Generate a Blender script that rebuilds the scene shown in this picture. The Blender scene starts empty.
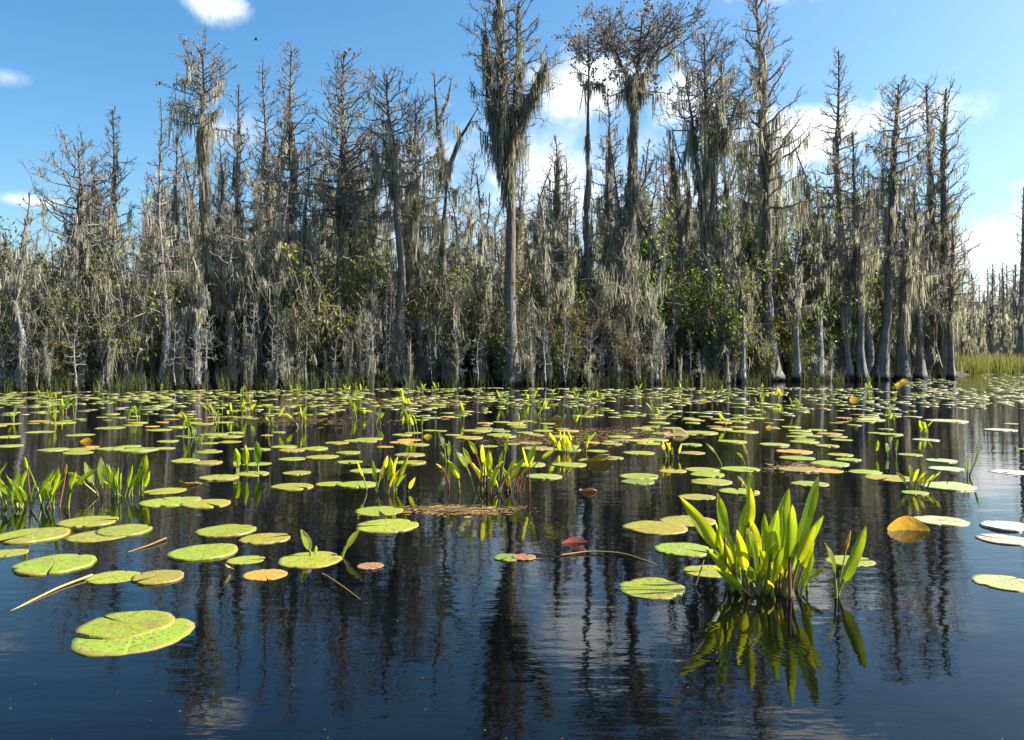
import bpy, math, random
import numpy as np

R_ = math.radians
rng = np.random.default_rng(7)
random.seed(7)
SC = bpy.context.scene
COL = SC.collection

# ------------------------------------------------------------------ camera
CAM_H, FPX, HORIZON = 1.1, 796.0, 360.0
cam = bpy.data.cameras.new("camera")
cam.sensor_width = 36.0
cam.lens = 36.0 * FPX / 1024.0
cam.shift_y = -(370.0 - HORIZON) / 1024.0
cam.clip_start, cam.clip_end = 0.05, 6000
cam_o = bpy.data.objects.new("camera", cam)
cam_o.location = (0, 0, CAM_H)
cam_o.rotation_euler = (math.pi / 2, 0, 0)
COL.objects.link(cam_o)
SC.camera = cam_o


def X(px, d): return (px - 512.0) / FPX * d
def Z(py, d): return CAM_H + (HORIZON - py) / FPX * d
def on_water(px, py):
    d = FPX * CAM_H / (py - HORIZON)
    return X(px, d), d


SHORE = np.array([(-260, 27.0), (0, 28.5), (250, 31), (512, 34), (700, 37), (860, 43), (950, 49), (1010, 56)], float)
def shore(px): return float(np.interp(px, SHORE[:, 0], SHORE[:, 1]))


# ------------------------------------------------------------------ light
SUN_AZ, SUN_EL = 83.0, 44.0          # degrees clockwise from straight ahead, and up
sd = np.array([math.sin(R_(SUN_AZ)) * math.cos(R_(SUN_EL)), math.cos(R_(SUN_AZ)) * math.cos(R_(SUN_EL)), math.sin(R_(SUN_EL))])
sun = bpy.data.lights.new("sun", "SUN")
sun.energy, sun.angle, sun.color = 5.0, R_(0.5), (1.0, 0.955, 0.88)
sun_o = bpy.data.objects.new("sun", sun)
sun_o.rotation_euler = (R_(90 - SUN_EL), 0, R_(180 - SUN_AZ))
COL.objects.link(sun_o)

SC.view_settings.view_transform = "Standard"
SC.view_settings.look = "None"
SC.view_settings.gamma = 1
SC.view_settings.exposure = 1.58
SC.render.engine = "CYCLES"
SC.cycles.max_bounces = 7
SC.cycles.diffuse_bounces = 3
SC.cycles.glossy_bounces = 3
SC.cycles.transmission_bounces = 4
SC.cycles.use_denoising = True
SC.cycles.sample_clamp_indirect = 6
SC.cycles.caustics_reflective = False


class NT:
    """small helper round a node tree"""
    def __init__(s, tree): s.t = tree; s.n = tree.nodes; s.l = tree.links
    def new(s, typ, **kw):
        n = s.n.new(typ)
        for k, v in kw.items(): setattr(n, k, v)
        return n
    def put(s, sock, v):
        if hasattr(v, "is_output") or isinstance(v, bpy.types.NodeSocket): s.l.new(v, sock)
        else: sock.default_value = v
    def math(s, op, a, b=0.0, c=0.0, clamp=False):
        n = s.new("ShaderNodeMath", operation=op, use_clamp=clamp)
        s.put(n.inputs[0], a); s.put(n.inputs[1], b); s.put(n.inputs[2], c)
        return n.outputs[0]
    def vmath(s, op, a, b=(0, 0, 0)):
        n = s.new("ShaderNodeVectorMath", operation=op)
        s.put(n.inputs[0], a)
        if op == "SCALE": s.put(n.inputs[3], b)
        else: s.put(n.inputs[1], b)
        return n.outputs["Value"] if op in ("LENGTH", "DOT_PRODUCT", "DISTANCE") else n.outputs[0]
    def mix(s, f, a, b, mode="MIX"):
        n = s.new("ShaderNodeMix", data_type="RGBA", blend_type=mode)
        s.put(n.inputs[0], f); s.put(n.inputs[6], a); s.put(n.inputs[7], b)
        return n.outputs[2]
    def noise(s, vec, scale, detail=3.0, rough=0.55, dim="3D"):
        n = s.new("ShaderNodeTexNoise", noise_dimensions=dim)
        if vec is not None: s.l.new(vec, n.inputs["Vector"])
        n.inputs["Scale"].default_value = scale
        n.inputs["Detail"].default_value = detail
        n.inputs["Roughness"].default_value = rough
        return n.outputs[0]
    def ramp(s, f, stops, interp="LINEAR"):
        n = s.new("ShaderNodeValToRGB")
        n.color_ramp.interpolation = interp
        el = n.color_ramp.elements
        while len(el) < len(stops): el.new(0.5)
        for e, (p, c) in zip(el, stops):
            e.position = p; e.color = (*c, 1) if len(c) == 3 else c
        s.put(n.inputs[0], f)
        return n.outputs[0]
    def step(s, v, a, b):
        n = s.new("ShaderNodeMapRange", interpolation_type="SMOOTHSTEP")
        s.put(n.inputs[0], v); s.put(n.inputs[1], a); s.put(n.inputs[2], b)
        return n.outputs[0]


SC.cycles.denoiser = 'OPENIMAGEDENOISE'
SC.cycles.denoising_input_passes = 'RGB_ALBEDO_NORMAL'
# world: Nishita sky with scattered cumulus placed by direction
W = bpy.data.worlds.new("World"); SC.world = W; W.use_nodes = True
w = NT(W.node_tree); w.n.clear()
sky = w.new("ShaderNodeTexSky", sky_type="NISHITA", sun_disc=False)
sky.sun_elevation, sky.sun_rotation = R_(SUN_EL), R_(SUN_AZ)
sky.air_density, sky.dust_density, sky.ozone_density, sky.altitude = 1.0, 2.0, 1.4, 0
hs = w.new("ShaderNodeHueSaturation"); hs.inputs["Saturation"].default_value = 1.40
w.l.new(sky.outputs[0], hs.inputs["Color"])
geo = w.new("ShaderNodeTexCoord").outputs["Generated"]
n1 = w.noise(geo, 9.0, 6.0, 0.6)
n2 = w.noise(geo, 26.0, 5.0, 0.6)
nz = w.math("ADD", w.math("MULTIPLY", w.math("SUBTRACT", n1, 0.5), 2.6), w.math("MULTIPLY", w.math("SUBTRACT", n2, 0.5), 1.1))
CLOUDS = [  # px, py, half width px, half height px, strength
    (228, 6, 40, 22, 1.0), (30, 201, 42, 9, 0.75), (8, 77, 20, 9, 0.35),
    (590, 80, 75, 38, 1.0), (690, 100, 50, 40, 0.8), (838, 128, 100, 42, 1.2), (985, 250, 95, 38, 1.2), (1000, 310, 130, 40, 1.3),
    (1080, 215, 70, 60, 1.0), (800, -28, 130, 26, 0.9), (240, 130, 50, 26, 0.5), (530, 175, 170, 70, 0.6), (400, 190, 120, 50, 0.35), (700, 200, 190, 50, 0.55), (430, 250, 200, 40, 0.3),
    (-350, 120, 160, 50, 1.0), (1500, 60, 200, 80, 1.0)]
dens = None
for (cx, cy, hw, hh, st) in CLOUDS:
    v = np.array([(cx - 512) / FPX, 1.0, (HORIZON - cy) / FPX]); k = 1 / np.linalg.norm(v); v *= k
    sub = w.vmath("SUBTRACT", geo, tuple(v))
    sc = w.vmath("MULTIPLY", sub, (FPX / hw / k, FPX / hw / k * 0.6, FPX / hh / k))
    e = w.math("SUBTRACT", 1.0, w.vmath("LENGTH", sc))
    e = w.math("MULTIPLY", w.math("MAXIMUM", w.math("ADD", e, nz), 0.0), st)
    e = w.math("MULTIPLY", e, w.step(w.vmath("LENGTH", sc), 1.9, 0.9))
    dens = e if dens is None else w.math("MAXIMUM", dens, e)
cov = w.step(dens, -0.05, 1.0)
tone = w.math("ADD", 0.78, w.math("MULTIPLY", n2, 0.45))
ccol = w.mix(cov, (6.0, 6.4, 6.8, 1), (7.2, 7.2, 7.1, 1))
ccol = w.mix(1.0, ccol, tone, "MULTIPLY")
bg = w.new("ShaderNodeBackground"); bg.inputs[1].default_value = 0.074
w.put(bg.inputs[0], w.mix(w.math("MULTIPLY", cov, 0.94), w.mix(1.0, hs.outputs[0], (1.0, 1.07, 1.0, 1), "MULTIPLY"), ccol))
w.l.new(bg.outputs[0], w.new("ShaderNodeOutputWorld").inputs[0])


# ------------------------------------------------------------------ materials
def material(name):
    m = bpy.data.materials.new(name); m.use_nodes = True
    t = NT(m.node_tree); t.n.clear()
    return m, t
def finish(t, shader): t.l.new(shader, t.new("ShaderNodeOutputMaterial").inputs[0])
def principled(t, col, rough=0.7, spec=0.3, normal=None):
    p = t.new("ShaderNodeBsdfPrincipled")
    t.put(p.inputs["Base Color"], col); t.put(p.inputs["Roughness"], rough)
    p.inputs["Specular IOR Level"].default_value = spec
    if normal is not None: t.l.new(normal, p.inputs["Normal"])
    return p
def with_translucency(t, p, col, amount):
    tr = t.new("ShaderNodeBsdfTranslucent"); t.put(tr.inputs[0], col)
    mx = t.new("ShaderNodeMixShader"); t.put(mx.inputs[0], amount)
    t.l.new(p.outputs[0], mx.inputs[1]); t.l.new(tr.outputs[0], mx.inputs[2])
    return mx.outputs[0]
def bump(t, h, dist, strength=1.0):
    b = t.new("ShaderNodeBump"); t.put(b.inputs["Height"], h)
    b.inputs["Distance"].default_value = dist; b.inputs["Strength"].default_value = strength
    return b.outputs[0]
def attr(t, name): return t.new("ShaderNodeAttribute", attribute_name=name)

M = {}
def mat_tint(key, stops, trans, rough=0.75, spec=0.2, trans_gain=1.0):
    m, t = material(key)
    f = attr(t, "tint").outputs["Fac"]
    oi = t.new("ShaderNodeObjectInfo")
    f = t.math("ADD", f, t.math("MULTIPLY", t.math("SUBTRACT", oi.outputs["Random"], 0.5), 0.18), clamp=True)
    c = t.ramp(f, stops)
    p = principled(t, c, rough, spec)
    cc = t.mix(1.0, c, (trans_gain, trans_gain, trans_gain * 0.8, 1), "MULTIPLY")
    finish(t, with_translucency(t, p, cc, trans))
    M[key] = m
mat_tint("moss", [(0, (0.15, 0.14, 0.115)), (0.5, (0.36, 0.34, 0.275)), (1, (0.58, 0.55, 0.45))], 0.48, trans_gain=1.25)
mat_tint("moss_dark", [(0, (0.12, 0.11, 0.095)), (0.5, (0.28, 0.26, 0.215)), (1, (0.48, 0.45, 0.37))], 0.42)  # darker copy of moss, with backlit shade put into its colour
mat_tint("foliage", [(0, (0.04, 0.05, 0.012)), (0.45, (0.11, 0.13, 0.02)), (0.8, (0.24, 0.23, 0.03)), (1, (0.38, 0.28, 0.04))], 0.42, 0.5, 0.4, 1.5)
mat_tint("foliage_green", [(0, (0.05, 0.08, 0.012)), (0.5, (0.13, 0.19, 0.022)), (1, (0.28, 0.33, 0.04))], 0.45, 0.45, 0.4, 1.7)
mat_tint("foliage_autumn", [(0, (0.045, 0.045, 0.012)), (0.5, (0.12, 0.10, 0.022)), (0.85, (0.26, 0.15, 0.025)), (1, (0.40, 0.17, 0.02))], 0.36, 0.55, 0.3, 1.3)
mat_tint("grass_blade", [(0, (0.025, 0.04, 0.012)), (0.6, (0.07, 0.095, 0.025)), (1, (0.24, 0.21, 0.08))], 0.35, 0.6, 0.3, 1.3)
mat_tint("marsh_blade", [(0, (0.10, 0.12, 0.025)), (0.6, (0.22, 0.22, 0.05)), (1, (0.34, 0.30, 0.10))], 0.35, 0.6, 0.3, 1.2)
mat_tint("dead_stem", [(0, (0.04, 0.026, 0.01)), (0.5, (0.15, 0.085, 0.02)), (1, (0.36, 0.25, 0.10))], 0.1, 0.6, 0.3)

def mat_bark(key, dark, light, pale, pale_h, scale=1.0):
    m, t = material(key)
    oc = t.new("ShaderNodeTexCoord").outputs["Object"]
    mp = t.new("ShaderNodeMapping"); mp.inputs["Scale"].default_value = (7 * scale, 7 * scale, 1.1 * scale); t.l.new(oc, mp.inputs[0])
    n = t.noise(mp.outputs[0], 2.0, 5, 0.65)
    blot = t.noise(oc, 1.3, 4, 0.6)
    c = t.ramp(n, [(0.30, dark), (0.70, light)])
    z = t.new("ShaderNodeSeparateXYZ"); t.l.new(oc, z.inputs[0])
    low = t.math("MULTIPLY", t.step(z.outputs[2], pale_h, pale_h * 0.2), t.step(blot, 0.35, 0.62))
    c = t.mix(low, c, (*pale, 1))
    wet = t.step(t.math("ADD", z.outputs[2], t.math("MULTIPLY", blot, 0.2)), 0.42, 0.2)
    c = t.mix(wet, c, (0.025, 0.022, 0.02, 1))
    finish(t, principled(t, c, 0.85, 0.15, bump(t, n, 0.06)).outputs[0])
    M[key] = m
mat_bark("bark", (0.065, 0.055, 0.047), (0.23, 0.20, 0.165), (0.20, 0.205, 0.205), 6.0)
mat_bark("bark_young", (0.11, 0.105, 0.10), (0.28, 0.275, 0.265), (0.33, 0.335, 0.335), 5.0)
mat_bark("bark_pale", (0.14, 0.135, 0.125), (0.36, 0.35, 0.335), (0.40, 0.40, 0.395), 2.0, 2.0)

def mat_flat_noise(key, a, b, scale, rough=0.9):
    m, t = material(key)
    oc = t.new("ShaderNodeTexCoord").outputs["Object"]
    finish(t, principled(t, t.ramp(t.noise(oc, scale, 5, 0.6), [(0.3, a), (0.7, b)]), rough, 0.2).outputs[0])
    M[key] = m
mat_flat_noise("twig", (0.105, 0.093, 0.082), (0.27, 0.245, 0.22), 3.0)
mat_flat_noise("twig_pale", (0.13, 0.12, 0.11), (0.30, 0.285, 0.26), 3.0)
mat_flat_noise("mud", (0.02, 0.016, 0.011), (0.06, 0.048, 0.03), 1.5)
mat_flat_noise("feather", (0.02, 0.02, 0.02), (0.05, 0.05, 0.05), 8)

# water: near-black tannin water, mirror-like with small wind ripples
m, t = material("water")
oc = t.new("ShaderNodeTexCoord").outputs["Object"]
mp = t.new("ShaderNodeMapping"); mp.inputs["Scale"].default_value = (0.42, 1.0, 1.0); t.l.new(oc, mp.inputs[0])
big = t.noise(mp.outputs[0], 3.2, 3, 0.5)
mid = t.noise(mp.outputs[0], 11.0, 3, 0.55)
fine = t.noise(mp.outputs[0], 34.0, 2, 0.5)
calm = t.step(t.noise(oc, 0.55, 2, 0.5), 0.3, 0.7)
h = t.math("ADD", t.math("MULTIPLY", big, 0.9), t.math("MULTIPLY", t.math("MULTIPLY", mid, 0.34), t.math("ADD", calm, 0.35)))
h = t.math("ADD", h, t.math("MULTIPLY", t.math("MULTIPLY", fine, 0.07), calm))
rx, ry = on_water(790, 651)
dist = t.vmath("DISTANCE", oc, (rx, ry, 0))
ring = t.math("MULTIPLY", t.math("SINE", t.math("MULTIPLY", dist, 190.0)), t.math("MULTIPLY", t.step(dist, 0.16, 0.06), t.math("MULTIPLY", calm, 0.13)))
h = t.math("ADD", h, ring)
rx, ry = on_water(455, 578)
dist = t.vmath("DISTANCE", oc, (rx, ry, 0))
ring = t.math("MULTIPLY", t.math("SINE", t.math("MULTIPLY", dist, 110.0)), t.math("MULTIPLY", t.step(dist, 0.42, 0.1), t.math("MULTIPLY", calm, 0.05)))
h = t.math("ADD", h, ring)
p = principled(t, (0.0007, 0.0009, 0.0013, 1), 0.02, 0.5, bump(t, h, 0.0038))
p.inputs["IOR"].default_value = 1.333
finish(t, p.outputs[0]); M["water"] = m

# lily pad: colour of each pad from its own object colour, veins, specks and a worn rim
m, t = material("lily_pad")
oc = t.new("ShaderNodeTexCoord").outputs["Object"]
oi = t.new("ShaderNodeObjectInfo")
sx = t.new("ShaderNodeSeparateXYZ"); t.l.new(oc, sx.inputs[0])
ang = t.math("ARCTAN2", sx.outputs[1], sx.outputs[0])
rad = t.vmath("LENGTH", oc)
off = t.vmath("ADD", oc, t.vmath("SCALE", (7.3, 3.1, 5.7), oi.outputs["Random"]))
off = t.vmath("ADD", oc, t.new("ShaderNodeCombineXYZ").outputs[0])
cmb = t.new("ShaderNodeCombineXYZ")
for i in range(3): t.l.new(t.math("MULTIPLY", oi.outputs["Random"], (37.0, 19.0, 11.0)[i]), cmb.inputs[i])
off = t.vmath("ADD", oc, cmb.outputs[0])
blot = t.noise(off, 5.0, 4, 0.6); speck = t.noise(off, 26.0, 3, 0.6)
vein = t.math("POWER", t.math("ABSOLUTE", t.math("SINE", t.math("MULTIPLY", ang, 9.0))), 0.35)
c = t.mix(t.math("MULTIPLY", t.math("SUBTRACT", 1.0, vein), 0.5), oi.outputs["Color"], (0.29, 0.32, 0.08, 1))
c = t.mix(t.math("MULTIPLY", t.step(blot, 0.4, 0.75), 0.5), c, (0.16, 0.22, 0.03, 1))
c = t.mix(t.math("MULTIPLY", t.step(speck, 0.555, 0.63), 0.85), c, (0.10, 0.065, 0.02, 1))
rot = t.noise(off, 3.1, 5, 0.7)
c = t.mix(t.math("MULTIPLY", t.step(rot, 0.56, 0.64), 0.7), c, (0.20, 0.13, 0.035, 1))
c = t.mix(t.math("MULTIPLY", t.step(t.noise(off, 60.0, 2, 0.5), 0.66, 0.72), 0.5), c, (0.38, 0.42, 0.2, 1))
wear = t.math("ADD", t.math("MULTIPLY", rad, 2.0), t.math("MULTIPLY", t.math("SUBTRACT", blot, 0.5), 0.5))
c = t.mix(t.math("MULTIPLY", t.step(wear, 0.9, 1.04), 0.8), c, (0.24, 0.17, 0.04, 1))
hb = t.math("ADD", t.math("MULTIPLY", vein, 0.3), blot)
p = principled(t, c, t.math("ADD", 0.36, t.math("MULTIPLY", blot, 0.35)), 0.4, bump(t, hb, 0.006))
finish(t, with_translucency(t, p, c, 0.15)); M["lily_pad"] = m

# upright water-plant leaf
def mat_leaf(key, stops, trans):
    m, t = material(key)
    f = attr(t, "tint").outputs["Fac"]
    s = attr(t, "across").outputs["Fac"]
    oi = t.new("ShaderNodeObjectInfo")
    oc = t.new("ShaderNodeTexCoord").outputs["Object"]
    n = t.noise(oc, 14.0, 3, 0.5)
    f = t.math("ADD", f, t.math("MULTIPLY", t.math("SUBTRACT", n, 0.5), 0.35))
    f = t.math("ADD", f, t.math("MULTIPLY", t.math("SUBTRACT", oi.outputs["Random"], 0.5), 0.35), clamp=True)
    c = t.ramp(f, stops)
    par = t.math("ABSOLUTE", t.math("SINE", t.math("MULTIPLY", s, 26.0)))
    c = t.mix(t.math("MULTIPLY", t.math("POWER", par, 4.0), 0.22), c, (0.36, 0.42, 0.06, 1))
    c = t.mix(t.step(t.math("ABSOLUTE", s), 0.09, 0.03), c, (0.42, 0.48, 0.1, 1))
    c = t.mix(t.math("MULTIPLY", t.step(t.noise(oc, 38.0, 4, 0.65), 0.63, 0.70), 0.8), c, (0.16, 0.09, 0.02, 1))
    p = principled(t, c, 0.32, 0.5, bump(t, par, 0.002))
    cc = t.mix(1.0, c, (2.7, 2.4, 0.7, 1), "MULTIPLY")
    finish(t, with_translucency(t, p, cc, trans)); M[key] = m
mat_leaf("leaf_green", [(0, (0.065, 0.15, 0.01)), (0.5, (0.20, 0.285, 0.015)), (0.85, (0.34, 0.36, 0.02)), (1, (0.42, 0.30, 0.025))], 0.5)
m, t = material("stalk")
f = attr(t, "tint").outputs["Fac"]
finish(t, principled(t, t.ramp(f, [(0, (0.14, 0.20, 0.03)), (0.5, (0.24, 0.23, 0.05)), (1, (0.24, 0.055, 0.04))]), 0.4, 0.4).outputs[0]); M["stalk"] = m
m, t = material("floating_leaf")
oi = t.new("ShaderNodeObjectInfo"); oc = t.new("ShaderNodeTexCoord").outputs["Object"]
n = t.noise(oc, 22.0, 4, 0.6)
c = t.mix(t.math("MULTIPLY", t.step(n, 0.55, 0.75), 0.5), oi.outputs["Color"], (0.45, 0.16, 0.02, 1))
finish(t, with_translucency(t, principled(t, c, 0.4, 0.4, bump(t, n, 0.004)), c, 0.3)); M["floating_leaf"] = m


# ------------------------------------------------------------------ mesh buffers
class MB:
    def __init__(s): s.v = []; s.q = []; s.tr = []; s.tint = []; s.ac = []; s.mi = []; s.n = 0; s.cur = 0
    def add(s, V, Q=None, T=None, tint=0.5, across=0.0):
        V = np.asarray(V, float).reshape(-1, 3)
        s.v.append(V)
        s.tint.append(np.broadcast_to(np.asarray(tint, float), (len(V),)))
        s.ac.append(np.broadcast_to(np.asarray(across, float), (len(V),)))
        if Q is not None and len(Q): s.q.append((np.asarray(Q) + s.n, s.cur))
        if T is not None and len(T): s.tr.append((np.asarray(T) + s.n, s.cur))
        s.n += len(V)
    def mesh(s, name, mats, smooth=True):
        me = bpy.data.meshes.new(name)
        V = np.concatenate(s.v)
        q = np.concatenate([a for a, _ in s.q]) if s.q else np.zeros((0, 4), int)
        tr = np.concatenate([a for a, _ in s.tr]) if s.tr else np.zeros((0, 3), int)
        mi = np.concatenate([np.full(len(a), k) for a, k in s.q] + [np.full(len(a), k) for a, k in s.tr] + [np.zeros(0, int)]).astype(np.int32)
        loops = np.concatenate([q.ravel(), tr.ravel()]).astype(np.int32)
        starts = np.concatenate([np.arange(len(q)) * 4, len(q) * 4 + np.arange(len(tr)) * 3]).astype(np.int32)
        me.vertices.add(len(V)); me.vertices.foreach_set("co", V.astype(np.float32).ravel())
        me.loops.add(len(loops)); me.loops.foreach_set("vertex_index", loops)
        me.polygons.add(len(starts)); me.polygons.foreach_set("loop_start", starts)
        me.polygons.foreach_set("material_index", mi)
        me.polygons.foreach_set("use_smooth", np.full(len(starts), smooth))
        a = me.attributes.new("tint", "FLOAT", "POINT"); a.data.foreach_set("value", np.concatenate(s.tint).astype(np.float32))
        a = me.attributes.new("across", "FLOAT", "POINT"); a.data.foreach_set("value", np.concatenate(s.ac).astype(np.float32))
        for k in (mats if isinstance(mats, (list, tuple)) else [mats]): me.materials.append(M[k])
        me.update(calc_edges=True); me.validate()
        return me
    def obj(s, name, mats, parent=None, smooth=True):
        o = bpy.data.objects.new(name, s.mesh(name, mats, smooth)); COL.objects.link(o)
        if parent is not None: o.parent = parent
        return o

def norm(a): return a / np.maximum(np.linalg.norm(a, axis=-1, keepdims=True), 1e-9)

def tubes(mb, P, R, k=3, tint=0.5):
    """batch of tapered tubes: P (m,n,3), R (m,n)"""
    P = np.asarray(P, float); R = np.asarray(R, float)
    if P.ndim == 2: P = P[None]; R = R[None]
    m, n, _ = P.shape
    if m == 0: return
    T = norm(np.gradient(P, axis=1))
    mean = norm(P[:, -1] - P[:, 0])
    ref = np.where(np.abs(mean[:, 2:3]) > 0.75, np.array([[1.0, 0.13, 0.0]]), np.array([[0.0, 0.0, 1.0]]))[:, None, :]
    u = norm(np.cross(T, np.broadcast_to(ref, T.shape))); v = np.cross(T, u)
    a = np.arange(k) / k * 2 * math.pi
    V = P[:, :, None, :] + R[:, :, None, None] * (np.cos(a)[:, None] * u[:, :, None, :] + np.sin(a)[:, None] * v[:, :, None, :])
    idx = np.arange(m * n * k).reshape(m, n, k)
    a0 = idx[:, :-1]; a1 = idx[:, 1:]
    Q = np.stack([a0, np.roll(a0, -1, 2), np.roll(a1, -1, 2), a1], -1).reshape(-1, 4)
    tt = np.broadcast_to(np.asarray(tint, float).reshape(-1, 1, 1) if np.ndim(tint) else tint, (m, n, k)).ravel()
    mb.add(V.reshape(-1, 3), Q, tint=tt)

def strips(mb, P0, L, Wd, tint, sway=0.05, down=True, lean=None, prof=(0.55, 1.0, 0.75, 0.08)):
    """hanging (or standing) tapered strips"""
    m = len(P0)
    if m == 0: return
    lv = np.array([0, 0.33, 0.72, 1.0])
    az = rng.uniform(0, math.pi, m)
    side = np.stack([np.cos(az), np.sin(az), np.zeros(m)], -1)
    off = np.cumsum(rng.normal(0, 1, (m, 4, 2)) * sway, 1) * np.asarray(L)[:, None, None]
    C = np.repeat(P0[:, None, :], 4, 1).astype(float)
    C[:, :, :2] += off * lv[None, :, None]
    if lean is not None: C[:, :, :2] += lean[:, None, :] * (lv ** 1.7)[None, :, None]
    C[:, :, 2] += (-1 if down else 1) * lv[None, :] * np.asarray(L)[:, None]
    hw = 0.5 * np.asarray(Wd)[:, None] * np.array(prof)[None, :]
    A = C - side[:, None, :] * hw[:, :, None]; B = C + side[:, None, :] * hw[:, :, None]
    V = np.stack([A, B], 2).reshape(-1, 3)
    base = (np.arange(m) * 8)[:, None]
    Q = np.concatenate([base + np.array([[2 * i, 2 * i + 1, 2 * i + 3, 2 * i + 2]]) for i in range(3)], 0)
    mb.add(V, Q, tint=np.repeat(np.broadcast_to(tint, (m,)), 8))

def leaves(mb, C, size, tint):
    m = len(C)
    d = norm(rng.normal(0, 1, (m, 3)) + np.array([0, 0, -0.25])); e = norm(np.cross(d, rng.normal(0, 1, (m, 3))))
    s = np.asarray(size)[:, None]
    V = np.stack([C, C + d * s * 0.5 + e * s * 0.24, C + d * s, C + d * s * 0.5 - e * s * 0.24], 1).reshape(-1, 3)
    mb.add(V, np.arange(m * 4).reshape(m, 4), tint=np.repeat(np.broadcast_to(tint, (m,)), 4))


# ------------------------------------------------------------------ tagging and copying
def tag(o, label, cat, group=None, kind=None):
    o["label"] = label; o["category"] = cat
    if group: o["group"] = group
    if kind: o["kind"] = kind
    return o
def empty(name, loc=(0, 0, 0)):
    o = bpy.data.objects.new(name, None); COL.objects.link(o); o.location = loc
    return o
def copy_thing(root):
    r = root.copy(); COL.objects.link(r)
    for ch in list(root.children):
        c = ch.copy(); COL.objects.link(c); c.parent = r
    return r
ORD = "nearest,second,third,fourth,fifth,sixth,seventh,eighth,ninth,tenth,eleventh,twelfth,thirteenth,fourteenth,fifteenth,sixteenth,seventeenth,eighteenth,nineteenth,twentieth".split(",")
def ordinal(i):
    if i < 20: return ORD[i] if i == 0 else ORD[i] + " nearest"
    tens = {2: "twenty", 3: "thirty", 4: "forty", 5: "fifty", 6: "sixty"}[(i + 1) // 10] if (i + 1) // 10 < 7 else "farthest"
    u = (i + 1) % 10
    return (tens + "-" + ["", "first", "second", "third", "fourth", "fifth", "sixth", "seventh", "eighth", "ninth"][u] if u else tens[:-1] + "ieth") + " nearest"


# ------------------------------------------------------------------ ground and water
def coord(lo, hi, fine_lo, fine_hi, step):
    c = list(np.arange(fine_lo, fine_hi + 1e-6, step))
    a, s = fine_lo, step
    while a > lo: s *= 1.5; a -= s; c.insert(0, a)
    a, s = fine_hi, step
    while a < hi: s *= 1.5; a += s; c.append(a)
    return np.array(c)
gx, gy = coord(-2500, 2500, -70, 90, 2.0), coord(-600, 4000, 20, 150, 2.0)
GX, GY = np.meshgrid(gx, gy)
def land(x, y):
    """how far inside the bank a point is, in metres (negative: open water)"""
    px = 512 + FPX * x / np.maximum(y, 1.0)
    s1 = y - np.interp(px, SHORE[:, 0], SHORE[:, 1])
    s1 = np.where(px > 965, -(px - 965) * y / FPX, s1)
    s2 = y - 92
    return np.maximum(s1, s2)
LD = land(GX, GY)
GZ = np.where(GY < 10, -0.6, np.clip(LD * 0.12 - 0.22, -0.6, 0.18)) + rng.normal(0, 0.02, GX.shape) * (np.abs(LD) < 60)
mb = MB(); ny, nx = GX.shape
ii = np.arange(nx * ny).reshape(ny, nx)
mb.add(np.stack([GX, GY, GZ], -1).reshape(-1, 3), np.stack([ii[:-1, :-1], ii[:-1, 1:], ii[1:, 1:], ii[1:, :-1]], -1).reshape(-1, 4))
mb.obj("ground", "mud")["kind"] = "structure"
mb = MB(); mb.add([(-2500, -600, 0), (2500, -600, 0), (2500, 4000, 0), (-2500, 4000, 0)], [(0, 1, 2, 3)])
mb.obj("water", "water", smooth=False)["kind"] = "structure"


# ------------------------------------------------------------------ trees
def smooth_path(keys, n, wob, rs):
    """keys [(h, x, y)] -> n points with wobble"""
    K = np.array(sorted(keys), float)
    h = np.linspace(K[0, 0], K[-1, 0], n)
    P = np.stack([np.interp(h, K[:, 0], K[:, 1]), np.interp(h, K[:, 0], K[:, 2]), h], -1)
    for _ in range(2):
        P[1:-1, :2] = (P[:-2, :2] + 2 * P[1:-1, :2] + P[2:, :2]) / 4
    ph = rs.uniform(0, 6.28, 4)
    u = np.linspace(0, 1, n)
    env = np.sin(u * math.pi) ** 0.5
    P[:, 0] += wob * env * (np.sin(u * 7 + ph[0]) + 0.5 * np.sin(u * 17 + ph[1]))
    P[:, 1] += wob * env * (np.sin(u * 6 + ph[2]) + 0.5 * np.sin(u * 15 + ph[3]))
    return P

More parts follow.
